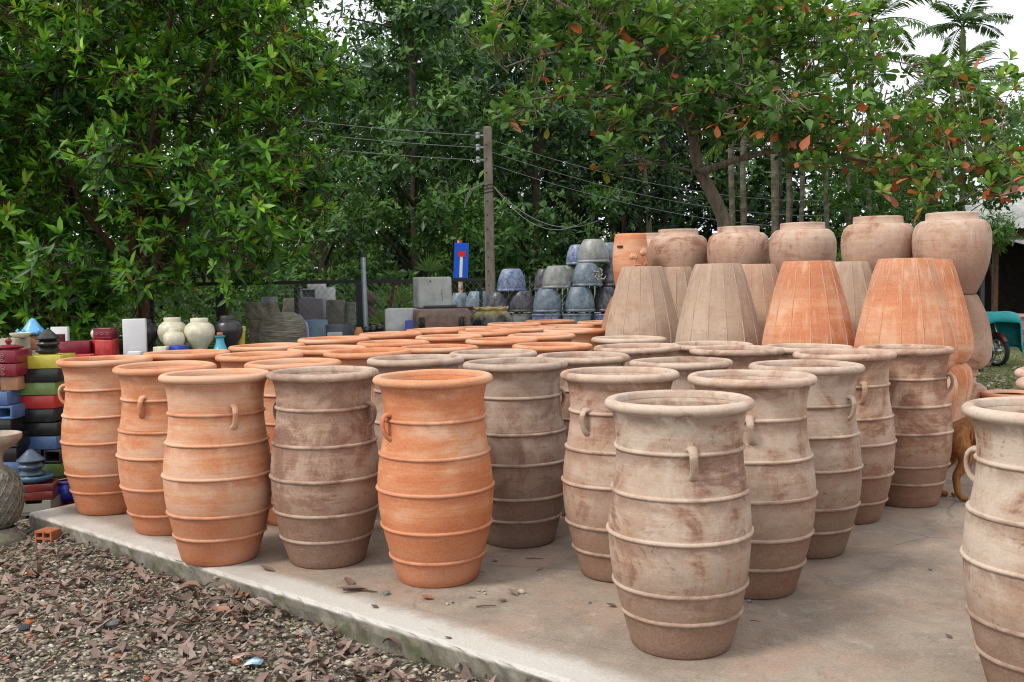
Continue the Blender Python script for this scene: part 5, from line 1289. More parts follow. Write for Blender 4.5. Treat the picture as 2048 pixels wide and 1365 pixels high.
vase('small white glazed jar left of the carved planter', ROUND, ('white', (.66, .65, .58)), 190, YV+.06, ZS+px_w(35, YV), 22, 20, 'white_jar', 'jar')
block('white board leaning upright behind the burgundy tall pot', 104, 654, 140, 711, YV+.2, .05, M_WHITE, 'white_board', 'board', rz=R(-6))
block('pale tile cut block lying below the tall white box', 258, 703, 284, 712, YV-.4, .1, M_WHITE, 'white_tile', 'tile')
vase('wide black bowl below the tall white box', [(.5, 0), (.9, .5), (1.0, .9), (.97, 1), (.9, .9), (.4, .2)], BLK, 262, YV-.36, ZS-.02, 40, 12, 'black_bowl', 'bowl')
vase('dark brown flat pot behind the red cubes', ROUND, BLK, 245, YV+.26, ZS+.17, 26, 12, 'flat_pot', 'pot')
# support for it so that nothing floats
block('dark box under the brown flat pot', 236, 678, 256, 711, YV+.26, .14, glaze(*BLK), 'dark_box', 'box')
# back left: sky blue pagoda on a clay pot
YD = 9.6; zd = ztop_at(60, 700, YD)
block('pale cement block under the round clay pot at the left', 40, 700, 100, 900, YD, .4, zfloor=GZ)
t = vase('round unglazed clay pot carrying the sky blue pagoda top', ROUND, TERRA, 62, YD, zd, 40, 29, 'clay_pot', 'pot')
for c_ in col.objects:
    if c_.parent == t: c_['wear'] = .35
pt = pagoda('sky blue pointed pagoda roof with curled corners', SKY, xat(63, YD), YD, zd+px_w(29.5, YD), px_w(24, YD), px_w(34, YD), 1, 1.0)
for q in range(6):
    a = q*math.pi/3+.3; rr = px_w(24, YD); b = MB(); b.tube([(rr*.8*math.cos(a), rr*.8*math.sin(a), .03), (rr*1.06*math.cos(a), rr*1.06*math.sin(a), .02), (rr*1.2*math.cos(a), rr*1.2*math.sin(a), .045), (rr*1.1*math.cos(a), rr*1.1*math.sin(a), .06)], [.02, .02, .016, .01], 7); b.build('curl', glaze(*SKY), pt, 179, seed=q*1.)
vase('cream saucer tilted beside the burgundy lid', [(.6, 0), (1, .7), (1.0, 1), (.9, .8), (.5, .3)], CRM, 38, YD-.3, ztop_at(38, 676, YD-.3), 40, 10, 'saucer', 'saucer')
block('cement block carrying the cream saucer', 22, 676, 56, 900, YD-.3, .3, zfloor=GZ)

# ground group: pagoda top, plate, trays, trough, cobalt pot
YE = 7.75; ze = GZ+.04
block('rough cement block on the ground under the trough', 22, 1024, 66, 1056, YE, .22, mat_plain('mossy_cement', (.26, .24, .16), .9, .2, .35, 9), zfloor=GZ+.01)
z1 = PX(45, 1026, YE)[2]
t = thing('concrete_trough', 'grey concrete trough with a notched front edge on a cement block', 'trough', (xat(59, YE), YE, z1+.002), R(6)); wq = px_w(70, YE); hq = px_w(30, YE); mq = mat_plain('grey_concrete', (.30, .285, .25), .9, .2, .2, 6)
b = MB(); b.box((0, 0, .015), (wq, .24, .03)); b.build('base', mq, t, bevel=.004)
for sy in (-1, 1):
    b = MB(); W2 = wq/2; pf = [(-W2, .03), (W2, .03), (W2, hq), (W2*.55, hq), (W2*.5, hq*.78), (-W2*.35, hq*.78), (-W2*.42, hq), (-W2, hq)]
    y0, y1 = sy*.12-.012, sy*.12+.012; n_ = len(pf); b.add([(x, y0, z) for x, z in pf]+[(x, y1, z) for x, z in pf], [tuple(range(n_)), tuple(range(2*n_-1, n_-1, -1))]+[(q, n_+q, n_+(q+1) % n_, (q+1) % n_) for q in range(n_)]); b.build('side_wall', mq, t)
for sx in (-1, 1):
    b = MB(); b.box((sx*(wq/2-.012), 0, .03+(hq-.03)/2), (.024, .214, hq-.03)); b.build('end_wall', mq, t)
z2 = z1+hq+.003
planter('lower of two dark red trays under the slate plate', ('dark_red', (.17, .028, .025)), xat(60, YE), YE, z2, px_w(68, YE), px_w(17, YE), .24, R(12), True, 'dark red trays', 'tray', 'tray')
planter('upper of two dark red trays under the slate plate', ('dark_red', (.17, .028, .025)), xat(60, YE), YE, z2+px_w(17, YE), px_w(68, YE), px_w(15, YE), .24, R(16), True, 'dark red trays', 'tray', 'tray')
z3 = z2+px_w(32.5, YE)
vase('slate blue round plate on the dark red trays', [(.7, 0), (1, .5), (1.02, .8), (.95, 1.), (.6, .5)], ('slate_teal', (.06, .15, .22)), 55, YE, z3, 66, 14, 'plate', 'plate')
pagoda('slate grey pagoda lantern top standing low by the stone urn', SLT, xat(47, YE), YE, z3+px_w(9, YE), px_w(27, YE), px_w(58, YE), 3, .46)
planter('dark burgundy box on the ground under the cobalt pot', BUR, xat(118, YE+.25), YE+.25, GZ+.02, px_w(56, YE), PX(118, 1000, YE+.25)[2]-GZ-.03, .3, 0, True, None, 'burgundy_box', 'box')
t = vase('cobalt blue round pot with clay mouth and little handle', [(.55, 0), (.7, .04), (.95, .25), (1.0, .48), (.92, .72), (.74, .86), (.72, .90), (.80, .97), (.76, 1.0), (.66, .95)], BLU, 117, YE+.2, PX(118, 1000, YE+.25)[2]+.002, 50, 40, 'cobalt_pot', 'pot')
b = MB(); b.lathe([(.072, 0), (.079, .006), (.074, .014), (.062, .010)], 28, cap0=False); b.build('mouth', TERRA, t, 179, loc=(0, 0, px_w(40, YE)), wear=.2, seed=3.)
b = MB(); b.tube([(-.08, -.05, .10), (-.105, -.07, .105), (-.11, -.07, .08), (-.092, -.055, .065)], .011, 6); b.build('handle', glaze(*BLU), t, 179, seed=1.)
planter('burgundy box behind the first orange jar, above', BUR, xat(128, 8.6), 8.6, GZ+.9, px_w(40, 8.6), .13, .25, 0, True, 'burgundy boxes behind the first jar')
for q in range(7): planter(f'burgundy box behind the first orange jar, {["lowest", "second from bottom", "third from bottom", "fourth from bottom", "fifth from bottom", "sixth from bottom", "seventh from bottom"][q]}', BUR if q % 2 else BLK, xat(128+random.uniform(-3, 3), 8.6), 8.6, GZ+.01+.126*q, px_w(40, 8.6), .12, .25, 0, True, 'burgundy boxes behind the first jar')

# carved stone urn at the left edge
UY = 7.0; ux = xat(-22, UY); k = NT('mossy_carved_stone'); v = k.oc(); n = k.noise(v, 16, 6, .7)
k.base(k.mix(k.sm(k.noise(v, 4, 5), .5, .65, 0, .6), k.ramp(n, [(.3, (.085, .078, .06)), (.55, (.24, .225, .19)), (.75, (.38, .36, .31))]), (.12, .125, .06))); k.bump(n, .8, .02); k.set(.95, .1); M_STONE = k.m
urn = thing('stone_urn', 'grey carved stone urn on a flared foot cut by the left edge', 'urn', (ux, UY, GZ+.02))
pz = lambda y: PX(0, y, UY)[2]-GZ-.02
b = MB(); b.lathe([(.172, 0), (.176, .025), (.165, .05), (.125, .08), (.10, pz(1055))], 40); b.build('foot', M_STONE, urn, 60)
zc0, zc1 = pz(1062), pz(928); zm = (zc0+zc1)/2; hh = (zc1-zc0)/2; b = MB(); b.lathe([(.155*math.sqrt(max(0, 1-(q/10-1)**2))*1.0+.006, zc0+hh*q/10) for q in range(21)], 40); b.build('ball', M_STONE, urn, 60)
for q in range(18):      # interlaced carved straps round the ball
    for s in (-1, 1):
        pts = []
        for e in range(11):
            f = .12+.76*e/10; r = .155*math.sqrt(max(0, 1-(2*f-1)**2))+.008; a = q*math.pi/9+s*f*1.9; pts.append((r*math.cos(a), r*math.sin(a), zc0+2*hh*f))
        b = MB(); b.tube(pts, .0075, 5); b.build('strap', M_STONE, urn, 179)
b = MB(); b.lathe([(.045, zc1-.02), (.040, pz(915)), (.055, pz(903)), (.13, pz(890)), (.165, pz(880)), (.172, pz(874)), (.17, pz(868)), (.155, pz(867)), (.12, pz(878)), (0, pz(884))], 40); b.build('bowl', mat_plain('worn_terrazzo', (.40, .33, .26), .85, .2, .25, 10), urn, 60)

# hollow clay brick
k = NT('orange_brick_clay'); n = k.noise(k.oc(), 30, 6, .7); k.base(k.ramp(n, [(.3, (.26, .075, .03)), (.7, (.46, .155, .065))])); k.bump(n, .5, .01); M_BRICK = k.m
BR = PG(92, 1094, GZ+.03); br = thing('hollow_brick', 'broken orange hollow brick lying by the slab corner', 'brick', (BR[0], BR[1]+.05, GZ+.035), R(-14))
bw, bh, bd, bt = .135, .105, .12, .013
for x in (-1, 0, 1): 
    b = MB(); b.box((x*(bw/2-bt/2), 0, bh/2), (bt, bd, bh)); b.build('web', M_BRICK, br, bevel=.002)
for z in (bt/2, bh/2, bh-bt/2):
    for x in (-1, 1): b = MB(); b.box((x*(bw-bt)/4, 0, z), ((bw-3*bt)/2-.001, bd-.003, bt)); b.build('wall', M_BRICK, br)

# ------------------------------------------------------------------ ware by the chain link fence
def mat_speckle(nm, a, bc, c, sc=26, thr=.48, rough=.35):
    k = NT(nm); v = k.seeded(); n = k.noise(v, 3, 5, .6); f = k.noise(v, sc, 6, .75, .4); g = k.noise(v, sc*2.2, 4, .7)
    q = k.ramp(k.mth('ADD', k.mth('MULTIPLY', f, .7), k.mth('MULTIPLY', n, .35)), [(thr-.08, a), (thr+.02, bc), (thr+.12, c)])
    q = k.mix(k.sm(g, .55, .68, 0, .8), q, tuple(min(1, x*1.6+.05) for x in c)); z = k.xyz(k.oc())[2]
    k.base(q); k.set(rough, .5); k.bump(f, .4, .006); return k.m
EGG_B = mat_speckle('blue_grey_speckled_glaze', (.026, .045, .095), (.10, .145, .205), (.29, .34, .38), 34, .47)
EGG_F = mat_speckle('cobalt_speckled_glaze', (.02, .04, .20), (.09, .135, .30), (.36, .39, .46), 16)
EGG_G = mat_speckle('grey_speckled_glaze', (.10, .105, .105), (.24, .25, .24), (.42, .42, .40), 40)
EGG_D = mat_speckle('dark_slate_glaze', (.035, .034, .042), (.075, .072, .088), (.15, .14, .155), 6, .5, .3)
EGG_M = mat_speckle('mossy_speckled_glaze', (.06, .07, .04), (.13, .14, .09), (.24, .25, .2), 20)
EP = [(.55, 0), (.60, .015), (.70, .12), (.835, .32), (.925, .54), (.965, .74), (.965, .88), (1.0, .91), (1.02, .945), (1.0, .985), (.95, 1.0), (.88, .98), (.86, .8), (.5, .1), (0, .1)]
def egg_mesh(m):
    b = MB(); b.lathe(EP[:7]+EP[11:], 40); a = wob(b.mesh('body', m, 60), .012, 5); b = MB(); b.lathe([EP[6]]+EP[7:12]+[EP[6]], 40, cap0=False); return a, b.mesh('rim', m, 179)
EM = {kk: egg_mesh(mm) for kk, mm in dict(B=EGG_B, F=EGG_F, G=EGG_G, D=EGG_D, M=EGG_M).items()}
ep = {}
def egg(label, kk, x0, y0, x1, y1, Y, up=False):
    """a round pot standing upside down (or upright) where it shows"""
    c = PX((x0+x1)/2, y1, Y); w_ = px_w(x1-x0, Y)/2; h = PX(0, y0, Y)[2]-PX(0, y1, Y)[2]; t = thing('glazed_pot', label, 'pot', (c[0], Y, c[2]+(0 if up else h)), random.uniform(0, 6), 'round glazed pots in the pyramid'); t.rotation_euler = (0 if up else math.pi, 0, random.uniform(0, 6)); sd = random.uniform(0, 30)
    for me, nm in zip(EM[kk], ('body', 'rim')): ob(nm, me, t, scale=(w_, w_, h), seed=sd)
    return t
EY = 18.0
egg('blue speckled upturned pot at the pyramid left end behind the pale concrete cube', 'B', 899, 586, 941, 624, EY+.5)
egg('blue grey speckled upturned pot second from pyramid left end', 'B', 930, 583, 982, 624, EY+.1)
egg('dark sheen upturned pot right below the cobalt patterned pot', 'D', 972, 584, 1024, 624, EY)
egg('dark brown grey upturned pot below and right of the cobalt patterned pot', 'D', 1018, 582, 1071, 624, EY-.1)
egg('cobalt patterned upturned pot alone on top at pyramid left', 'F', 994, 538, 1053, 583, EY)
egg('grey blue upturned pot in the lower middle of the pyramid', 'B', 1065, 578, 1126, 625, EY-.25)
egg('grey blue upturned pot with mossy streaks at the pyramid lower right', 'B', 1128, 574, 1191, 624, EY-.25)
egg('dark sheen upturned pot at pyramid lower right end beside the ribbed pots', 'D', 1186, 574, 1240, 624, EY-.1)
egg('dark grey speckled upturned pot in the second tier of pyramid', 'G', 1084, 532, 1143, 577, EY-.15)
e10 = egg('grey blue upturned pot with a white flower relief', 'B', 1143, 526, 1206, 573, EY-.15)
egg('dark speckled upturned pot at second tier right end', 'D', 1197, 528, 1252, 573, EY+.05)
egg('brown upturned pot half hidden at second tier left', 'D', 1068, 538, 1112, 581, EY+.35)
egg('mossy green grey upturned pot behind second tier', 'M', 1112, 531, 1166, 575, EY+.5)
egg('pale grey speckled upturned pot topping the pyramid', 'G', 1155, 479, 1219, 526, EY)
egg('deep blue upturned pot behind the pale grey top one, on its left', 'F', 1132, 490, 1182, 530, EY+.45)
egg('light blue upturned pot behind the pale grey top one, on its right', 'B', 1192, 486, 1244, 529, EY+.45)
egg('grey rimmed upright pot under the pyramid, left', 'G', 1024, 627, 1068, 672, EY-.1, True); egg('blue streaked upright pot under the pyramid, middle left', 'F', 1063, 627, 1124, 674, EY-.3, True)
egg('slate blue upright pot under the pyramid, middle right', 'B', 1122, 627, 1184, 674, EY-.3, True); egg('cobalt streaked upright pot under the pyramid, right end', 'F', 1182, 627, 1240, 672, EY-.2, True)
egg('blue grey upright pot under the pyramid, left end', 'B', 930, 627, 980, 672, EY, True); egg('dark upright pot under the pyramid, second from left', 'D', 978, 627, 1026, 672, EY, True)
for q in range(11):   # flower relief
    a = q*2.4; r = .012+.006*q; b = MB(); b.tube([(r*math.cos(a), 0, r*math.sin(a)), (r*1.8*math.cos(a+.5), -.012, r*1.8*math.sin(a+.5)), (r*2.0*math.cos(a+1), 0, r*2.0*math.sin(a+1))], [.012, .017, .004], 6)
    p = PX(1196, 550, EY-.38); wp = Vector(p)-Vector(e10.location); rm = Matrix.Rotation(e10.rotation_euler[2], 3, 'Z')@Matrix.Rotation(math.pi, 3, 'X')
    o = b.build('flower', M_PORC if q % 2 else mat_plain('pale_clay_relief', (.5, .4, .33), .7), e10, 179); o.matrix_basis = (Matrix.Rotation(e10.rotation_euler[2], 4, 'Z')@Matrix.Rotation(math.pi, 4, 'X')).inverted()@Matrix.Translation(wp)
# low bench carrying them
ps = PX(1080, 673, EY)[2]; bc = thing('brick_bench', 'low cement bench carrying the pyramid of glazed pots', 'bench', (xat(1085, EY), EY, GZ))
wq = px_w(360, EY); b = MB(); b.box((0, 0, ps-GZ-.045), (wq, 1.5, .08)); b.build('top', mq, bc, bevel=.01)
for x in (-.45, -.15, .15, .45):
    b = MB(); b.box((x*wq, 0, (ps-GZ-.085)/2), (.2, 1.3, ps-GZ-.085)); b.build('leg', M_BLOCK, bc)

# concrete cubes
def cube_block(label, x0, y0, x1, y1, Y, d_, rz, mat, zfloor=None, cat='block'):
    return block(label, x0, y0, x1, y1, Y, d_, mat, 'concrete_cube', cat, None, zfloor, rz, .02)
k = NT('pale_stained_concrete'); v = k.oc(); n = k.noise(v, 2.6, 6, .65, .5); n2 = k.noise(v, 9, 6, .7)
c = k.ramp(n, [(.35, (.32, .32, .30)), (.6, (.50, .51, .495))]); c = k.mix(k.sm(n2, .58, .72, 0, .6), c, (.26, .20, .15)); k.base(c); k.set(.85, .2); k.bump(n2, .3, .008); M_PALE = k.m
qy = 14.0
lowc = cube_block('lower pale concrete cube beside the brown dripped trough', 773, 617, 829, 680, qy-.35, .42, R(3), M_PALE, zfloor=GZ)
cube_block('second pale concrete cube half behind the lower one', 806, 617, 854, 680, qy+.12, .42, R(3), M_PALE, zfloor=GZ)
u0 = PX(863, 617, qy); uw = px_w(74, qy); uh = PX(863, 555, qy)[2]-u0[2]
t = thing('concrete_cube', 'large upper pale concrete cube with hairline crack and rust streak', 'block', (u0[0], qy+.16, u0[2]+.004), R(14))
b = MB(); b.box((0, 0, uh/2), (uw*.93, uw*.93, uh)); b.build('body', M_PALE, t, 45, bevel=.03)
b = MB(); b.box((.10, -uw*.465-.001, uh*.42), (.006, .006, uh*.38)); b.build('crack', M_BLACKP, t)
b = MB(); b.lathe([(.0, -.004), (.012, -.004), (.012, .004)], 8, (-.06, -uw*.465, uh*.86), (0, -1, 0), cap0=False, cap1=True); b.build('hole', M_BLACKP, t)
block('small cobalt blue box in front of the concrete cubes', 812, 641, 834, 676, qy-.62, .12, glaze(*BLU), 'blue_box', 'box', zfloor=GZ)
block('thin black plate on the brown trough under the large concrete cube', 850, 611, 912, 616, qy-.12, .5, glaze(*BLK), 'black_plate', 'plate', bev=.003)
# brown dripped trough lying before them
ty = 13.4; t0 = PX(884, 618, ty); tw = px_w(112, ty); tz = t0[2]
k = NT('brown_dripped_glaze'); v = k.oc(); n = k.noise(k.scl(v, (14, 1, 1)), 1.6, 4); n2 = k.noise(v, 12, 5); c = k.ramp(n2, [(.3, (.10, .06, .042)), (.7, (.20, .125, .09))]); k.base(c); k.set(.35, .5); k.bump(n2, .2, .006); M_BRN = k.m
t = thing('glazed_trough', 'brown glazed trough with black drips at its corners', 'trough', (t0[0], ty, GZ), R(4))
b = MB(); hT = tz-GZ; pr = []
n_ = 14; vs_ = []; fs_ = []
for z, s_ in ((0, .8), (hT*.5, .9), (hT*.8, 1.0), (hT*.93, 1.02), (hT*.985, .98), (hT, .9)):
    for q in range(28):
        a = 2*math.pi*q/28; e = .35; cx_ = math.copysign(abs(math.cos(a))**e, math.cos(a)); sy_ = math.copysign(abs(math.sin(a))**e, math.sin(a)); vs_.append((cx_*tw/2*s_, sy_*.24*s_, z))
for q in range(5):
    for e in range(28): a = q*28+e; a2 = q*28+(e+1) % 28; fs_.append((a, a2, a2+28, a+28))
fs_.append(tuple(5*28+e for e in range(28))); b.add(vs_, fs_); b.build('body', M_BRN, t, 60)
for x in (-.40, -.37, -.345, -.32, .30, .335, .36, .39):
    b = MB(); l_ = random.uniform(.10, .24); b.tube([(x*tw, -.243, hT*.93), (x*tw, -.252, hT*.93-.04), (x*tw, -.250, hT*.93-l_), (x*tw, -.243, hT*.93-l_-.02)], [.006, .012, .008, .004], 6); b.build('drip', glaze(*BLK), t, 179)
t = thing('red_brown_tray', 'dark red shallow tray left of the yellow topped black jar', 'tray', (*PX(930, 618, 15.2)[:2], PX(930, 621, 15.2)[2]))
b = MB(); b.box((0, 0, .02), (.40, .3, .04)); b.build('body', glaze('dark_red', (.17, .028, .025)), t, bevel=.01); b = MB(); b.box((0, 0, .047), (.43, .33, .015)); b.build('rim', glaze('dark_red', (.17, .028, .025)), t, bevel=.004)
block('cement pier carrying the dark red tray', 916, 622, 944, 690, 15.2, .26, zfloor=GZ)
# black jar with yellow run glaze and wavy mouth
jy = 14.3; j0 = PX(982, 621, jy); jw = px_w(100, jy)/2; jt = j0[2]-GZ
k = NT('yellow_run_black_glaze'); v = k.oc(); z = k.xyz(v)[2]; st = k.noise(k.scl(v, (7, 7, .7)), 1.5, 5, .6)
f = k.sm(k.mth('ADD', z, k.mth('MULTIPLY', st, .36)), jt*1.02, jt*1.16); n = k.noise(v, 12, 5)
k.base(k.mix(f, k.ramp(n, [(.3, (.014, .014, .016)), (.7, (.04, .04, .042))]), (.44, .36, .16))); k.set(.22, .55); M_YB = k.m
t = thing('wavy_mouthed_jar', 'squat black jar with yellow run glaze and wavy mouth', 'jar', (j0[0], jy, GZ))
b = MB(); b.lathe([(jw*.6, 0), (jw*.8, jt*.3), (jw*.97, jt*.62), (jw, jt*.74), (jw*.95, jt*.86), (jw*.80, jt*.95), (jw*.66, jt*.985), (jw*.62, jt)], 48, cap1=True); b.build('body', M_YB, t, 60)
b = MB(); pr = [(.60, 0), (.66, .012), (.70, .03), (.66, .042), (.56, .03), (.55, 0)]; vs_, fs_ = [], []
for q, (r, z) in enumerate(pr):
    for e in range(64):
        a = 2*math.pi*e/64; w2 = math.sin(a*8); vs_.append(((r+.035*w2*(q in (2, 3)))*jw*math.cos(a), (r+.035*w2*(q in (2, 3)))*jw*math.sin(a), jt-.006+z*1.2+.012*w2*(q in (2, 3))))
for q in range(len(pr)-1):
    for e in range(64): a = q*64+e; a2 = q*64+(e+1) % 64; fs_.append((a, a2, a2+64, a+64))
b.add(vs_, fs_); b.build('mouth', glaze('yellow_ochre', (.42, .33, .12)), t, 179, seed=2.)

# grooved grey jar, mossy concrete jar, and the pots behind the wire
k = NT('grooved_mossy_glaze'); v = k.oc(); z = k.xyz(v)[2]; gr = k.mth('SINE', k.mth('MULTIPLY', z, 260.)); n = k.noise(k.scl(v, (2, 2, 14)), 3, 6, .7); m2 = k.noise(v, 4, 6, .7)
c = k.ramp(n, [(.30, (.06, .05, .04)), (.5, (.20, .175, .135)), (.68, (.38, .35, .28))]); c = k.mix(k.sm(m2, .52, .68, 0, .6), c, (.17, .19, .07)); k.base(c); k.set(.6, .4); k.bump(k.mth('ADD', gr, n), .4, .008); M_GROOVE = k.m
vz = 13.6
def stand(label, prof, mat, px, y0, y1, pxw, Y, name, cat, neck=None):
    zb_ = GZ if y1 > 690 else PX(px, y1, Y)[2]; h = PX(px, y0, Y)[2]-zb_; t = thing(name, label, cat, (xat(px, Y), Y, zb_)); w_ = px_w(pxw, Y)/2
    k_ = neck or len(prof); b = MB(); b.lathe([(r*w_, z_*h) for r, z_ in prof[:k_]]+([(0, prof[-1][1]*h)] if neck is None else []), 40); b.build('body', mat, t, 60, seed=random.uniform(0, 9))
    if neck: b = MB(); b.lathe([(r*w_, z_*h) for r, z_ in prof[k_-1:]], 40, cap0=False); b.build('rim', mat, t, 60, seed=1.)
    return t
stand('wide grooved grey brown jar with mossy shoulder by the fence', [(.5, 0), (.75, .25), (.96, .55), (1.0, .72), (.95, .86), (.78, .95), (.55, .99), (.5, 1.0)], M_GROOVE, 564, 625, 700, 96, vz, 'grooved_jar', 'jar')
M_OLD = mat_plain('black_mossy_concrete', (.30, .27, .20), .95, .1, .5, 7, .5, (.05, .047, .038))
stand('blackened mossy concrete pot with thick rim beside the grooved jar', [(.55, 0), (.6, .3), (.8, .6), (.85, .72), (.80, .8), (.80, .84), (1.0, .87), (1.03, .95), (1.0, 1.0), (.85, .99), (.8, .7)], M_OLD, 524, 605, 700, 64, vz+.55, 'mossy_pot', 'pot', 6)
by = 15.8
def pot_b(*a): return stand(*a)
CYL = [(.92, 0), (.95, .02), (1.0, .9), (1.0, .98), (.97, 1.0), (.88, .97), (.85, .5)]
M_GP = mat_plain('dull_grey_glaze', (.27, .30, .33), .5, .4, .3, 9); M_BEI = mat_plain('beige_glaze', (.50, .42, .31), .6, .3, .2, 6); M_MAU = mat_plain('mauve_grey_glaze', (.24, .21, .235), .6, .3, .2, 6); M_LAV = mat_plain('lavender_plastic', (.55, .50, .75), .6, .3, .1, 5)
pot_b('round grey pot behind the grooved jar, by the fence', ROUND, M_GP, 539, 594, 720, 52, by, 'round_pot', 'pot')
pot_b('rounded beige pot between round grey pot and mauve square one', ROUND, M_BEI, 581, 597, 720, 46, by+.2, 'round_pot', 'pot')
planter('mauve grey square pot behind the fence wire', BLK, xat(622, by), by, GZ, px_w(45, by), PX(622, 598, by)[2]-GZ, .4, R(8), True, None, 'square_pot', 'pot', M_MAU)
pot_b('tall white cylinder pot behind the fence wire', CYL, M_WHITE, 654, 575, 720, 34, by+.5, 'cylinder_pot', 'pot')
planter('pale concrete hollow block on a pier behind the mauve pot', BLK, xat(622, by+.3), by+.2, PX(622, 597.5, by+.3)[2], px_w(31, by), px_w(20, by), .25, 0, False, None, 'concrete_block', 'block', M_PALE); block('white slab box behind the tall white cylinder', 618, 568, 650, 579, by+.62, .25, M_WHITE, 'white_slab', 'slab')
block('cement pier under the white slab box', 622, 579, 646, 700, by+.62, .2, M_BLOCK, zfloor=GZ)
block('cement pier under the pale hollow block', 610, 598, 636, 700, by+.34, .18, M_BLOCK, zfloor=GZ)
pot_b('tall tapered grey brown pot behind the wire', CYL, mat_plain('grey_brown_glaze', (.25, .225, .18), .6, .3, .35, 8), 671, 600, 720, 38, by-.2, 'tapered_pot', 'pot')
pot_b('speckled grey pot left of the steel pipe', CYL, EGG_M, 703, 605, 720, 34, by-.1, 'speckled_pot', 'pot')
pot_b('dark red lidded urn behind the steel pipe', [(.5, 0), (.6, .5), (.9, .7), (.95, .8), (.7, .86), (1.0, .9), (1.0, .93), (.8, .97), (.6, 1.0)], mat_plain('dark_red_brown', (.10, .045, .035), .6, .3), 731, 583, 720, 44, by+.2, 'lidded_urn', 'urn')
planter('dull blue square pot before the fence wire', ('dull_blue', (.13, .20, .28), .4), xat(633, 14.1), 14.1, GZ, px_w(42, 14.1), PX(633, 640, 14.1)[2]-GZ, .3, R(10), True, None, 'square_pot', 'pot')
t = thing('lavender_sheet', 'curled lavender plastic sheet between grooved jar and blue pot', 'sheet', (xat(602, 13.95), 13.95, GZ)); hz = PX(602, 628, 13.95)[2]-GZ
vs_, fs_ = [], []
for q in range(9):
    for e in range(5): vs_.append((-.07+.035*e+.05*math.sin(q*.35), .05*math.cos(e*.9), hz*q/8-.03*e*(q == 8)))
for q in range(8):
    for e in range(4): a = q*5+e; fs_.append((a, a+1, a+6, a+5))
b = MB(); b.add(vs_, fs_); o = b.build('sheet', M_LAV, t, 179); md = o.modifiers.new('thick', 'SOLIDIFY'); md.thickness = .005
pot_b('dark slate bowl low behind the orange rims', [(.5, 0), (.8, .5), (1, .85), (1.0, 1.0), (.9, .95)], mat_plain('slate_glaze', (.10, .125, .16), .35, .5, .3, 8), 676, 650, 720, 52, 13.3, 'slate_bowl', 'bowl')
block('small concrete piece lying before the slate bowl', 656, 665, 684, 676, 12.9, .12, M_PALE, 'concrete_piece', 'block', zfloor=None)
block('cement pier under the small concrete piece', 660, 676, 680, 720, 12.9, .1, M_BLOCK, zfloor=GZ)
t = thing('ball_stack', 'row of glossy black ball finials lying beside the steel pipe', 'finial', (xat(724, 13.2), 13.2, PX(742, 661, 13.2)[2]))
for q in range(3):
    b = MB(); b.lathe([(0.001, -.056)]+[(.058*math.sin(math.pi*e/10), -.056*math.cos(math.pi*e/10)) for e in range(1, 10)]+[(.001, .056)], 20, (.055+.085*q, 0, .012*q), (1, 0, .1), cap0=False); b.build('ball', glaze(*BLK), t, 179, seed=q*1.)
block('cement pier carrying the black ball finials', 718, 668, 766, 720, 13.2, .14, M_BLOCK, zfloor=GZ)
stand('small clay pot lying left of the black balls', ROUND, TERRA, 716, 655, 690, 18, 13.0, 'clay_pot', 'pot')
t = thing('iron_bar', 'red brown iron bar leaning right of the steel pipe', 'bar', (xat(738, 14.9), 14.9, GZ)); e1 = PX(788, 572, 15.0); b = MB(); s0 = Vector((0, 0, 0)); s1 = Vector(e1)-Vector(t.location); dv = (s1-s0).normalized()
s0 = s1-dv*(s1.z/dv.z*.995); b.tube([s0, s1], .028, 4); b.build('shaft', mat_plain('red_brown_rust', (.17, .045, .032), .8, .2, .3, 12), t)

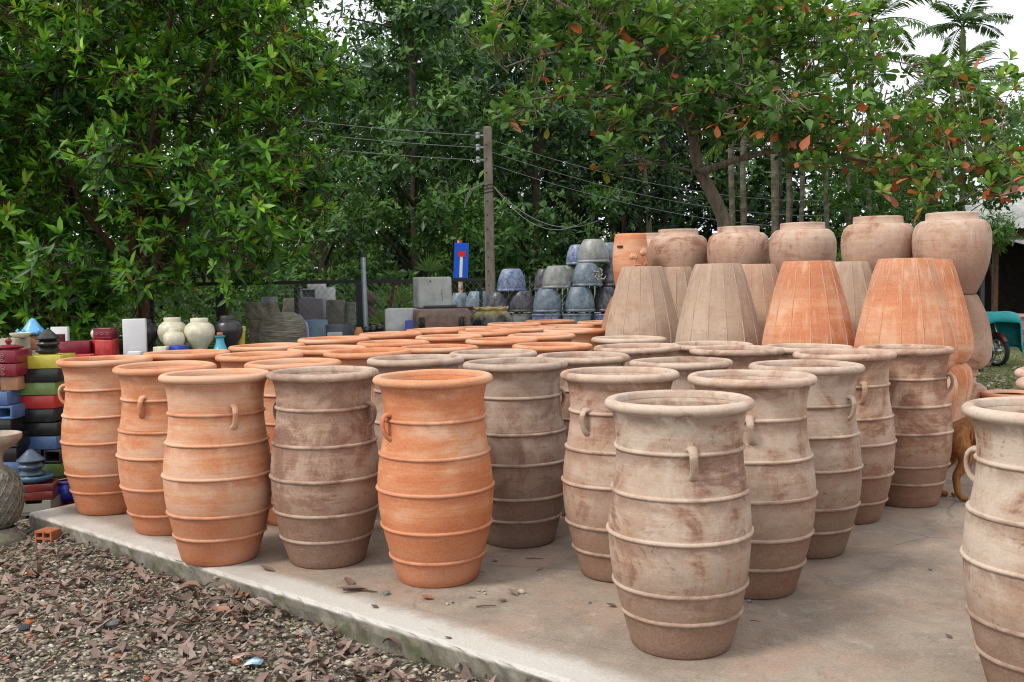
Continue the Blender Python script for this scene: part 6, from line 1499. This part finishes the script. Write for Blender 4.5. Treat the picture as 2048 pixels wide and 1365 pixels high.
# ------------------------------------------------------------------ dog standing behind the jar
k = NT('tan_dog_fur'); v = k.oc(); n = k.noise(k.scl(v, (30, 30, 8)), 2, 5); z = k.xyz(v)[2]
c = k.ramp(n, [(.3, (.17, .065, .022)), (.7, (.36, .155, .05))]); c = k.mix(k.sm(k.noise(v, 5, 4), .5, .7, 0, .5), c, (.10, .04, .018)); k.base(c); k.set(.75, .25); k.bump(n, .4, .006); M_DOG = k.m
paw = PG(1926, 1008, 0.0)
def dog(label, loc, rz):
    J = [((0, 0, .50), .105, None), ((-.16, 0, .51), .115, 0), ((-.29, 0, .50), .095, 1), ((.20, 0, .48), .115, 0), ((.38, 0, .49), .125, 3), ((.52, 0, .56), .085, 4), ((.62, 0, .68), .072, 5), ((.69, 0, .74), .080, 6), ((.78, 0, .715), .052, 7), ((.86, 0, .70), .036, 8),
         ((-.36, 0, .50), .035, 2), ((-.44, 0, .42), .028, 10), ((-.47, 0, .30), .018, 11)]
    for s in (-1, 1):
        dx = .0 if s < 0 else -.10
        n = len(J)
        J += [((-.26+dx*.4, s*.075, .42), .088, 2), ((-.18+dx*.6, s*.085, .31), .060, n), ((-.27+dx, s*.08, .185), .030, n+1), ((-.255+dx, s*.08, .06), .024, n+2), ((-.235+dx, s*.08, .028), .027, n+3), ((-.185+dx, s*.08, .020), .021, n+4)]
        n = len(J); dx = .03*s
        J += [((.38, s*.075, .40), .070, 4), ((.36+dx, s*.085, .27), .040, n), ((.39+dx, s*.085, .15), .028, n+1), ((.385+dx, s*.085, .05), .024, n+2), ((.41+dx, s*.085, .025), .027, n+3), ((.455+dx, s*.085, .019), .020, n+4)]
    for s in (-1, 1): n = len(J); J += [((.655, s*.06, .80), .030, 7), ((.65, s*.075, .87), .010, n)]
    me = bpy.data.meshes.new('body'); me.from_pydata([j[0] for j in J], [(i, j[2]) for i, j in enumerate(J) if j[2] is not None], [])
    me.materials.append(M_DOG); t = thing('dog', label, 'dog', loc, rz); o = ob('body', me, t)
    sk = o.modifiers.new('skin', 'SKIN'); sk.use_smooth_shade = True
    for i, j in enumerate(J): me.skin_vertices[0].data[i].radius = (j[1], j[1])
    me.skin_vertices[0].data[0].use_root = True
    sb_ = o.modifiers.new('sub', 'SUBSURF'); sb_.levels = 2; sb_.render_levels = 2
    for s in (-1, 1):
        b = MB(); b.lathe([(.0, -.011), (.009, -.007), (.012, 0), (.009, .007), (0, .011)], 10, (.735, s*.050, .765), (.5, s*.8, .2), cap0=False); b.build('eye', glaze(*BLK), t, 179)
    b = MB(); b.lathe([(.0, -.016), (.016, -.008), (.019, 0), (.013, .010), (0, .015)], 12, (.892, 0, .712), (1, 0, 0), cap0=False); b.build('nose', glaze(*BLK), t, 179)
    for sx, sy in ((-.165, -.08), (-.265, .08), (.45, -.085), (.505, .085)):
        for q in range(3): b = MB(); b.tube([(sx+.005, sy+(q-1)*.014, .020), (sx+.022, sy+(q-1)*.016, .016), (sx+.032, sy+(q-1)*.016, .008)], [.010, .010, .006], 6); b.build('toe', M_DOG, t, 179)
    return t
dog('brown dog half hidden between the rearmost right row jar and the right edge jar', (paw[0]+.262, paw[1]+.10, .0), R(-12))

# ------------------------------------------------------------------ bits lying on the slab and in the gravel
def dry_leaf(label, px, py, L, W, tint, rz, curl=.3, z=.004, group=None):
    p = PG(px, py, z); V, T, tt = leaf_arrays(np.zeros((1, 3)), np.array([[0, 1., .05]]), np.array([[0, 0, 1.]]), np.array([L]), np.array([W]), np.array([tint]), 2, -.12, curl)
    V[:, 2] -= V[:, 2].min(); o = ob('fallen_leaf', np_mesh('fallen_leaf', V, T, LITTER, tt), None, (p[0], p[1], z), (0, 0, rz)); return tag(o, label, 'leaf', group or 'dry leaves on the slab')
dry_leaf('reddish brown dry leaf before the bright orange jar', 868, 1198, .075, .055, .97, 1.3); dry_leaf('curled grey brown leaf at slab edge left of the bright orange jar', 735, 1178, .17, .06, .5, 2.0, .6); dry_leaf('dark dry leaf beside the one at slab edge left of orange jar', 705, 1172, .12, .05, .25, .5, .5)
dry_leaf('long dry leaf lying below the grey brown stained jar', 550, 1143, .13, .045, .4, 1.0, .3); dry_leaf('curled dark leaf near the slab centre pebbles', 1035, 1192, .09, .04, .45, .6, .7); dry_leaf('small dry leaf left of slab centre pebbles', 1013, 1200, .06, .03, .5, 2.4, .6)
dry_leaf('small dark dry leaf beside the foot of the nearest jar', 1234, 1214, .06, .03, .2, 1.2, .6); dry_leaf('little rust coloured leaf between orange and dark grey jars', 996, 1121, .04, .025, .95, 2.0); dry_leaf('dark leaf scrap near the slab screed edge', 757, 1216, .05, .03, .1, 1.0)
dry_leaf('small dark leaf scrap on the pale screed strip', 905, 1277, .04, .022, .1, 1.5)
dry_leaf('small dark leaf on open slab at right', 1905, 1277, .045, .025, .1, .4); dry_leaf('curled rust red leaf leaning on the slab side', 488, 1200, .11, .07, 1.0, .3, .7, GZ+.09, 'leaves by the slab side'); dry_leaf('large curled brown leaf lying against the slab side', 405, 1178, .13, .09, .9, 1.8, .9, GZ+.08, 'leaves by the slab side')
dry_leaf('single orange brown leaf among the litter by the slab corner', 278, 1140, .10, .06, .95, 2.2, .7, GZ+.07, 'leaves by the slab side')
M_STICK = mat_plain('dry_twig_wood', (.12, .075, .05), .9, .1)
for q, (px, py, L, rz, r, lab) in enumerate(((720, 1182, .20, -.3, .006, 'brown curled twig on the slab near its edge'), (972, 1213, .10, .02, .0035, 'straight thin stick on the slab below the pebbles'), (1070, 1118, .11, -.25, .003, 'thin twig on slab before the dark grey jar'), (945, 1196, .04, .05, .0025, 'tiny stick left of the straight stick'), (1080, 1140, .05, .7, .003, 'tiny forked twig before the pinkish jar'), (1510, 1243, .05, -.6, .002, 'fine twig right of the nearest jar'))):
    p = PG(px, py, .006); b = MB(); b.tube([(-L/2, 0, 0), (-L*.1, L*.05*(q == 0), .004), (L/2, 0, .002)], [r*.8, r, r*.5], 5); tag(b.build('twig', M_STICK, None, None, loc=(p[0], p[1], .006), rot=(0, 0, rz)), lab, 'twig', 'twigs on the slab')
pr_ = np.random.default_rng(8)
def pebble(px, py, s, c, lab, z=0., grp='pebbles on the slab'):
    p = PG(px, py, z); bm = bmesh.new(); bmesh.ops.create_icosphere(bm, subdivisions=2, radius=s)
    for v in bm.verts: v.co = Vector((v.co.x*1.1, v.co.y*.85, v.co.z*.6))*pr_.uniform(.86, 1.12)
    me = bpy.data.meshes.new('pebble'); bm.to_mesh(me); bm.free(); me.materials.append(c); o = ob('pebble', me, None, (p[0], p[1], z+s*.5), (0, 0, pr_.uniform(0, 6))); tag(o, lab, 'pebble', grp)
M_P1 = mat_plain('pale_pebble', (.48, .42, .33), .9, .2, .25, 40); M_P2 = mat_plain('grey_pebble', (.20, .20, .19), .9, .2, .3, 40); M_P3 = mat_plain('brick_shard', (.45, .13, .055), .9, .2, .25, 40); M_P4 = mat_plain('dark_pebble', (.05, .05, .052), .8, .3, .2, 40)
for a in ((1043, 1187, .020, M_P1, 'largest pale pebble beside the curled dark leaf at slab centre'), (958, 1183, .010, M_P1, 'small pale pebble, left of the three before the orange jar'), (966, 1184, .012, M_P1, 'small pale pebble, middle one of three before the orange jar'), (970, 1189, .010, M_P1, 'small pale pebble, right of the three before the orange jar'),
          (773, 1190, .020, M_P2, 'grey green stone on the slab left of the bright orange jar'), (1499, 1205, .014, M_P2, 'grey pebble at the foot of the tan jar behind the nearest'), (895, 1210, .010, M_P1, 'pale pebble below the reddish dry leaf'), (1027, 1180, .008, M_P1, 'tiny pale pebble behind the largest slab pebble'), (1860, 1141, .010, M_P2, 'lone grey pebble on open slab at right'), (1180, 1207, .008, M_P2, 'tiny pebble left of the nearest jar'), (906, 1207, .007, M_P4, 'tiny dark pebble below the reddish dry leaf')): pebble(*a)
for a in ((222, 1254, .040, M_P2, 'large smooth grey stone in the leaf litter'), (500, 1275, .026, M_P2, 'grey angular stone near the slab side'), (228, 1167, .022, M_P4, 'black rounded stone in the upper litter'), (50, 1262, .03, M_P4, 'dark slate stone at the left of the gravel'), (555, 1238, .035, M_P2, 'grey lump of mortar at the slab side'), (700, 1332, .028, M_P1, 'white stone at the right end of gravel'), (236, 1316, .016, M_P3, 'orange brick shard in the lower left gravel'), (470, 1328, .018, M_P3, 'orange brick shard beside the blue and white scrap'), (90, 1213, .012, M_P3, 'small orange shard in the left gravel'), (294, 1361, .016, M_P3, 'orange shard at the bottom edge of gravel'), (58, 1250, .024, M_P3, 'dull orange tile shard above the slate stone'), (130, 1146, .022, M_P1, 'pale oval stone in the upper gravel')): pebble(*a[:5], GZ+.05, 'stones standing out in the gravel')
# feather, tile scrap, painted scrap
p = PG(625, 1278, GZ+.06); t = thing('white_feather', 'small white downy feather in the leaf litter', 'feather', p, .3); t.rotation_euler = (.7, -.5, .3); M_FEA = mat_plain('white_down', (.72, .72, .72), .9, .1, .05)
b = MB(); b.tube([(0, 0, 0), (.01, .01, .05), (.0, .02, .10)], [.002, .002, .001], 4); b.build('quill', M_FEA, t)
for q in range(22):
    f = .15+.8*q/22; s = -1 if q % 2 else 1; V, T, tt = leaf_arrays(np.array([[.006*f, .02*f, .10*f]]), np.array([[s, .2+.3*q%3, .5]]), np.array([[0, -1., 0]]), np.array([.030]), np.array([.0035]), np.array([.5]), 1); ob('barb', np_mesh('barb', V, T, M_FEA, tt), t)
p = PG(478, 1313, GZ+.055); b = MB(); b.box((0, 0, 0), (.06, .045, .008)); tag(b.build('tile_scrap', M_PINKISH if False else mat_plain('pale_pink_tile', (.60, .45, .40), .5), None, bevel=.002, loc=p, rot=(.1, -.1, .3)), 'pale pink scrap of tile in the gravel', 'tile')
p = PG(506, 1328, GZ+.06); b = MB(); k = NT('blue_white_print'); n = k.noise(k.oc(), 30, 3); k.base(k.ramp(n, [(.45, (.62, .64, .62)), (.55, (.16, .40, .55))])); b.add([(-.04, -.02, .0), (.0, -.03, .012), (.04, -.01, 0), (.045, .025, .01), (0, .035, .018), (-.035, .03, .004)], [(0, 1, 4, 5), (1, 2, 3, 4)]); o = b.build('plastic_scrap', k.m, None, 179, loc=p); md = o.modifiers.new('thick', 'SOLIDIFY'); md.thickness = .003; tag(o, 'crumpled blue and white plastic scrap in the gravel', 'scrap')
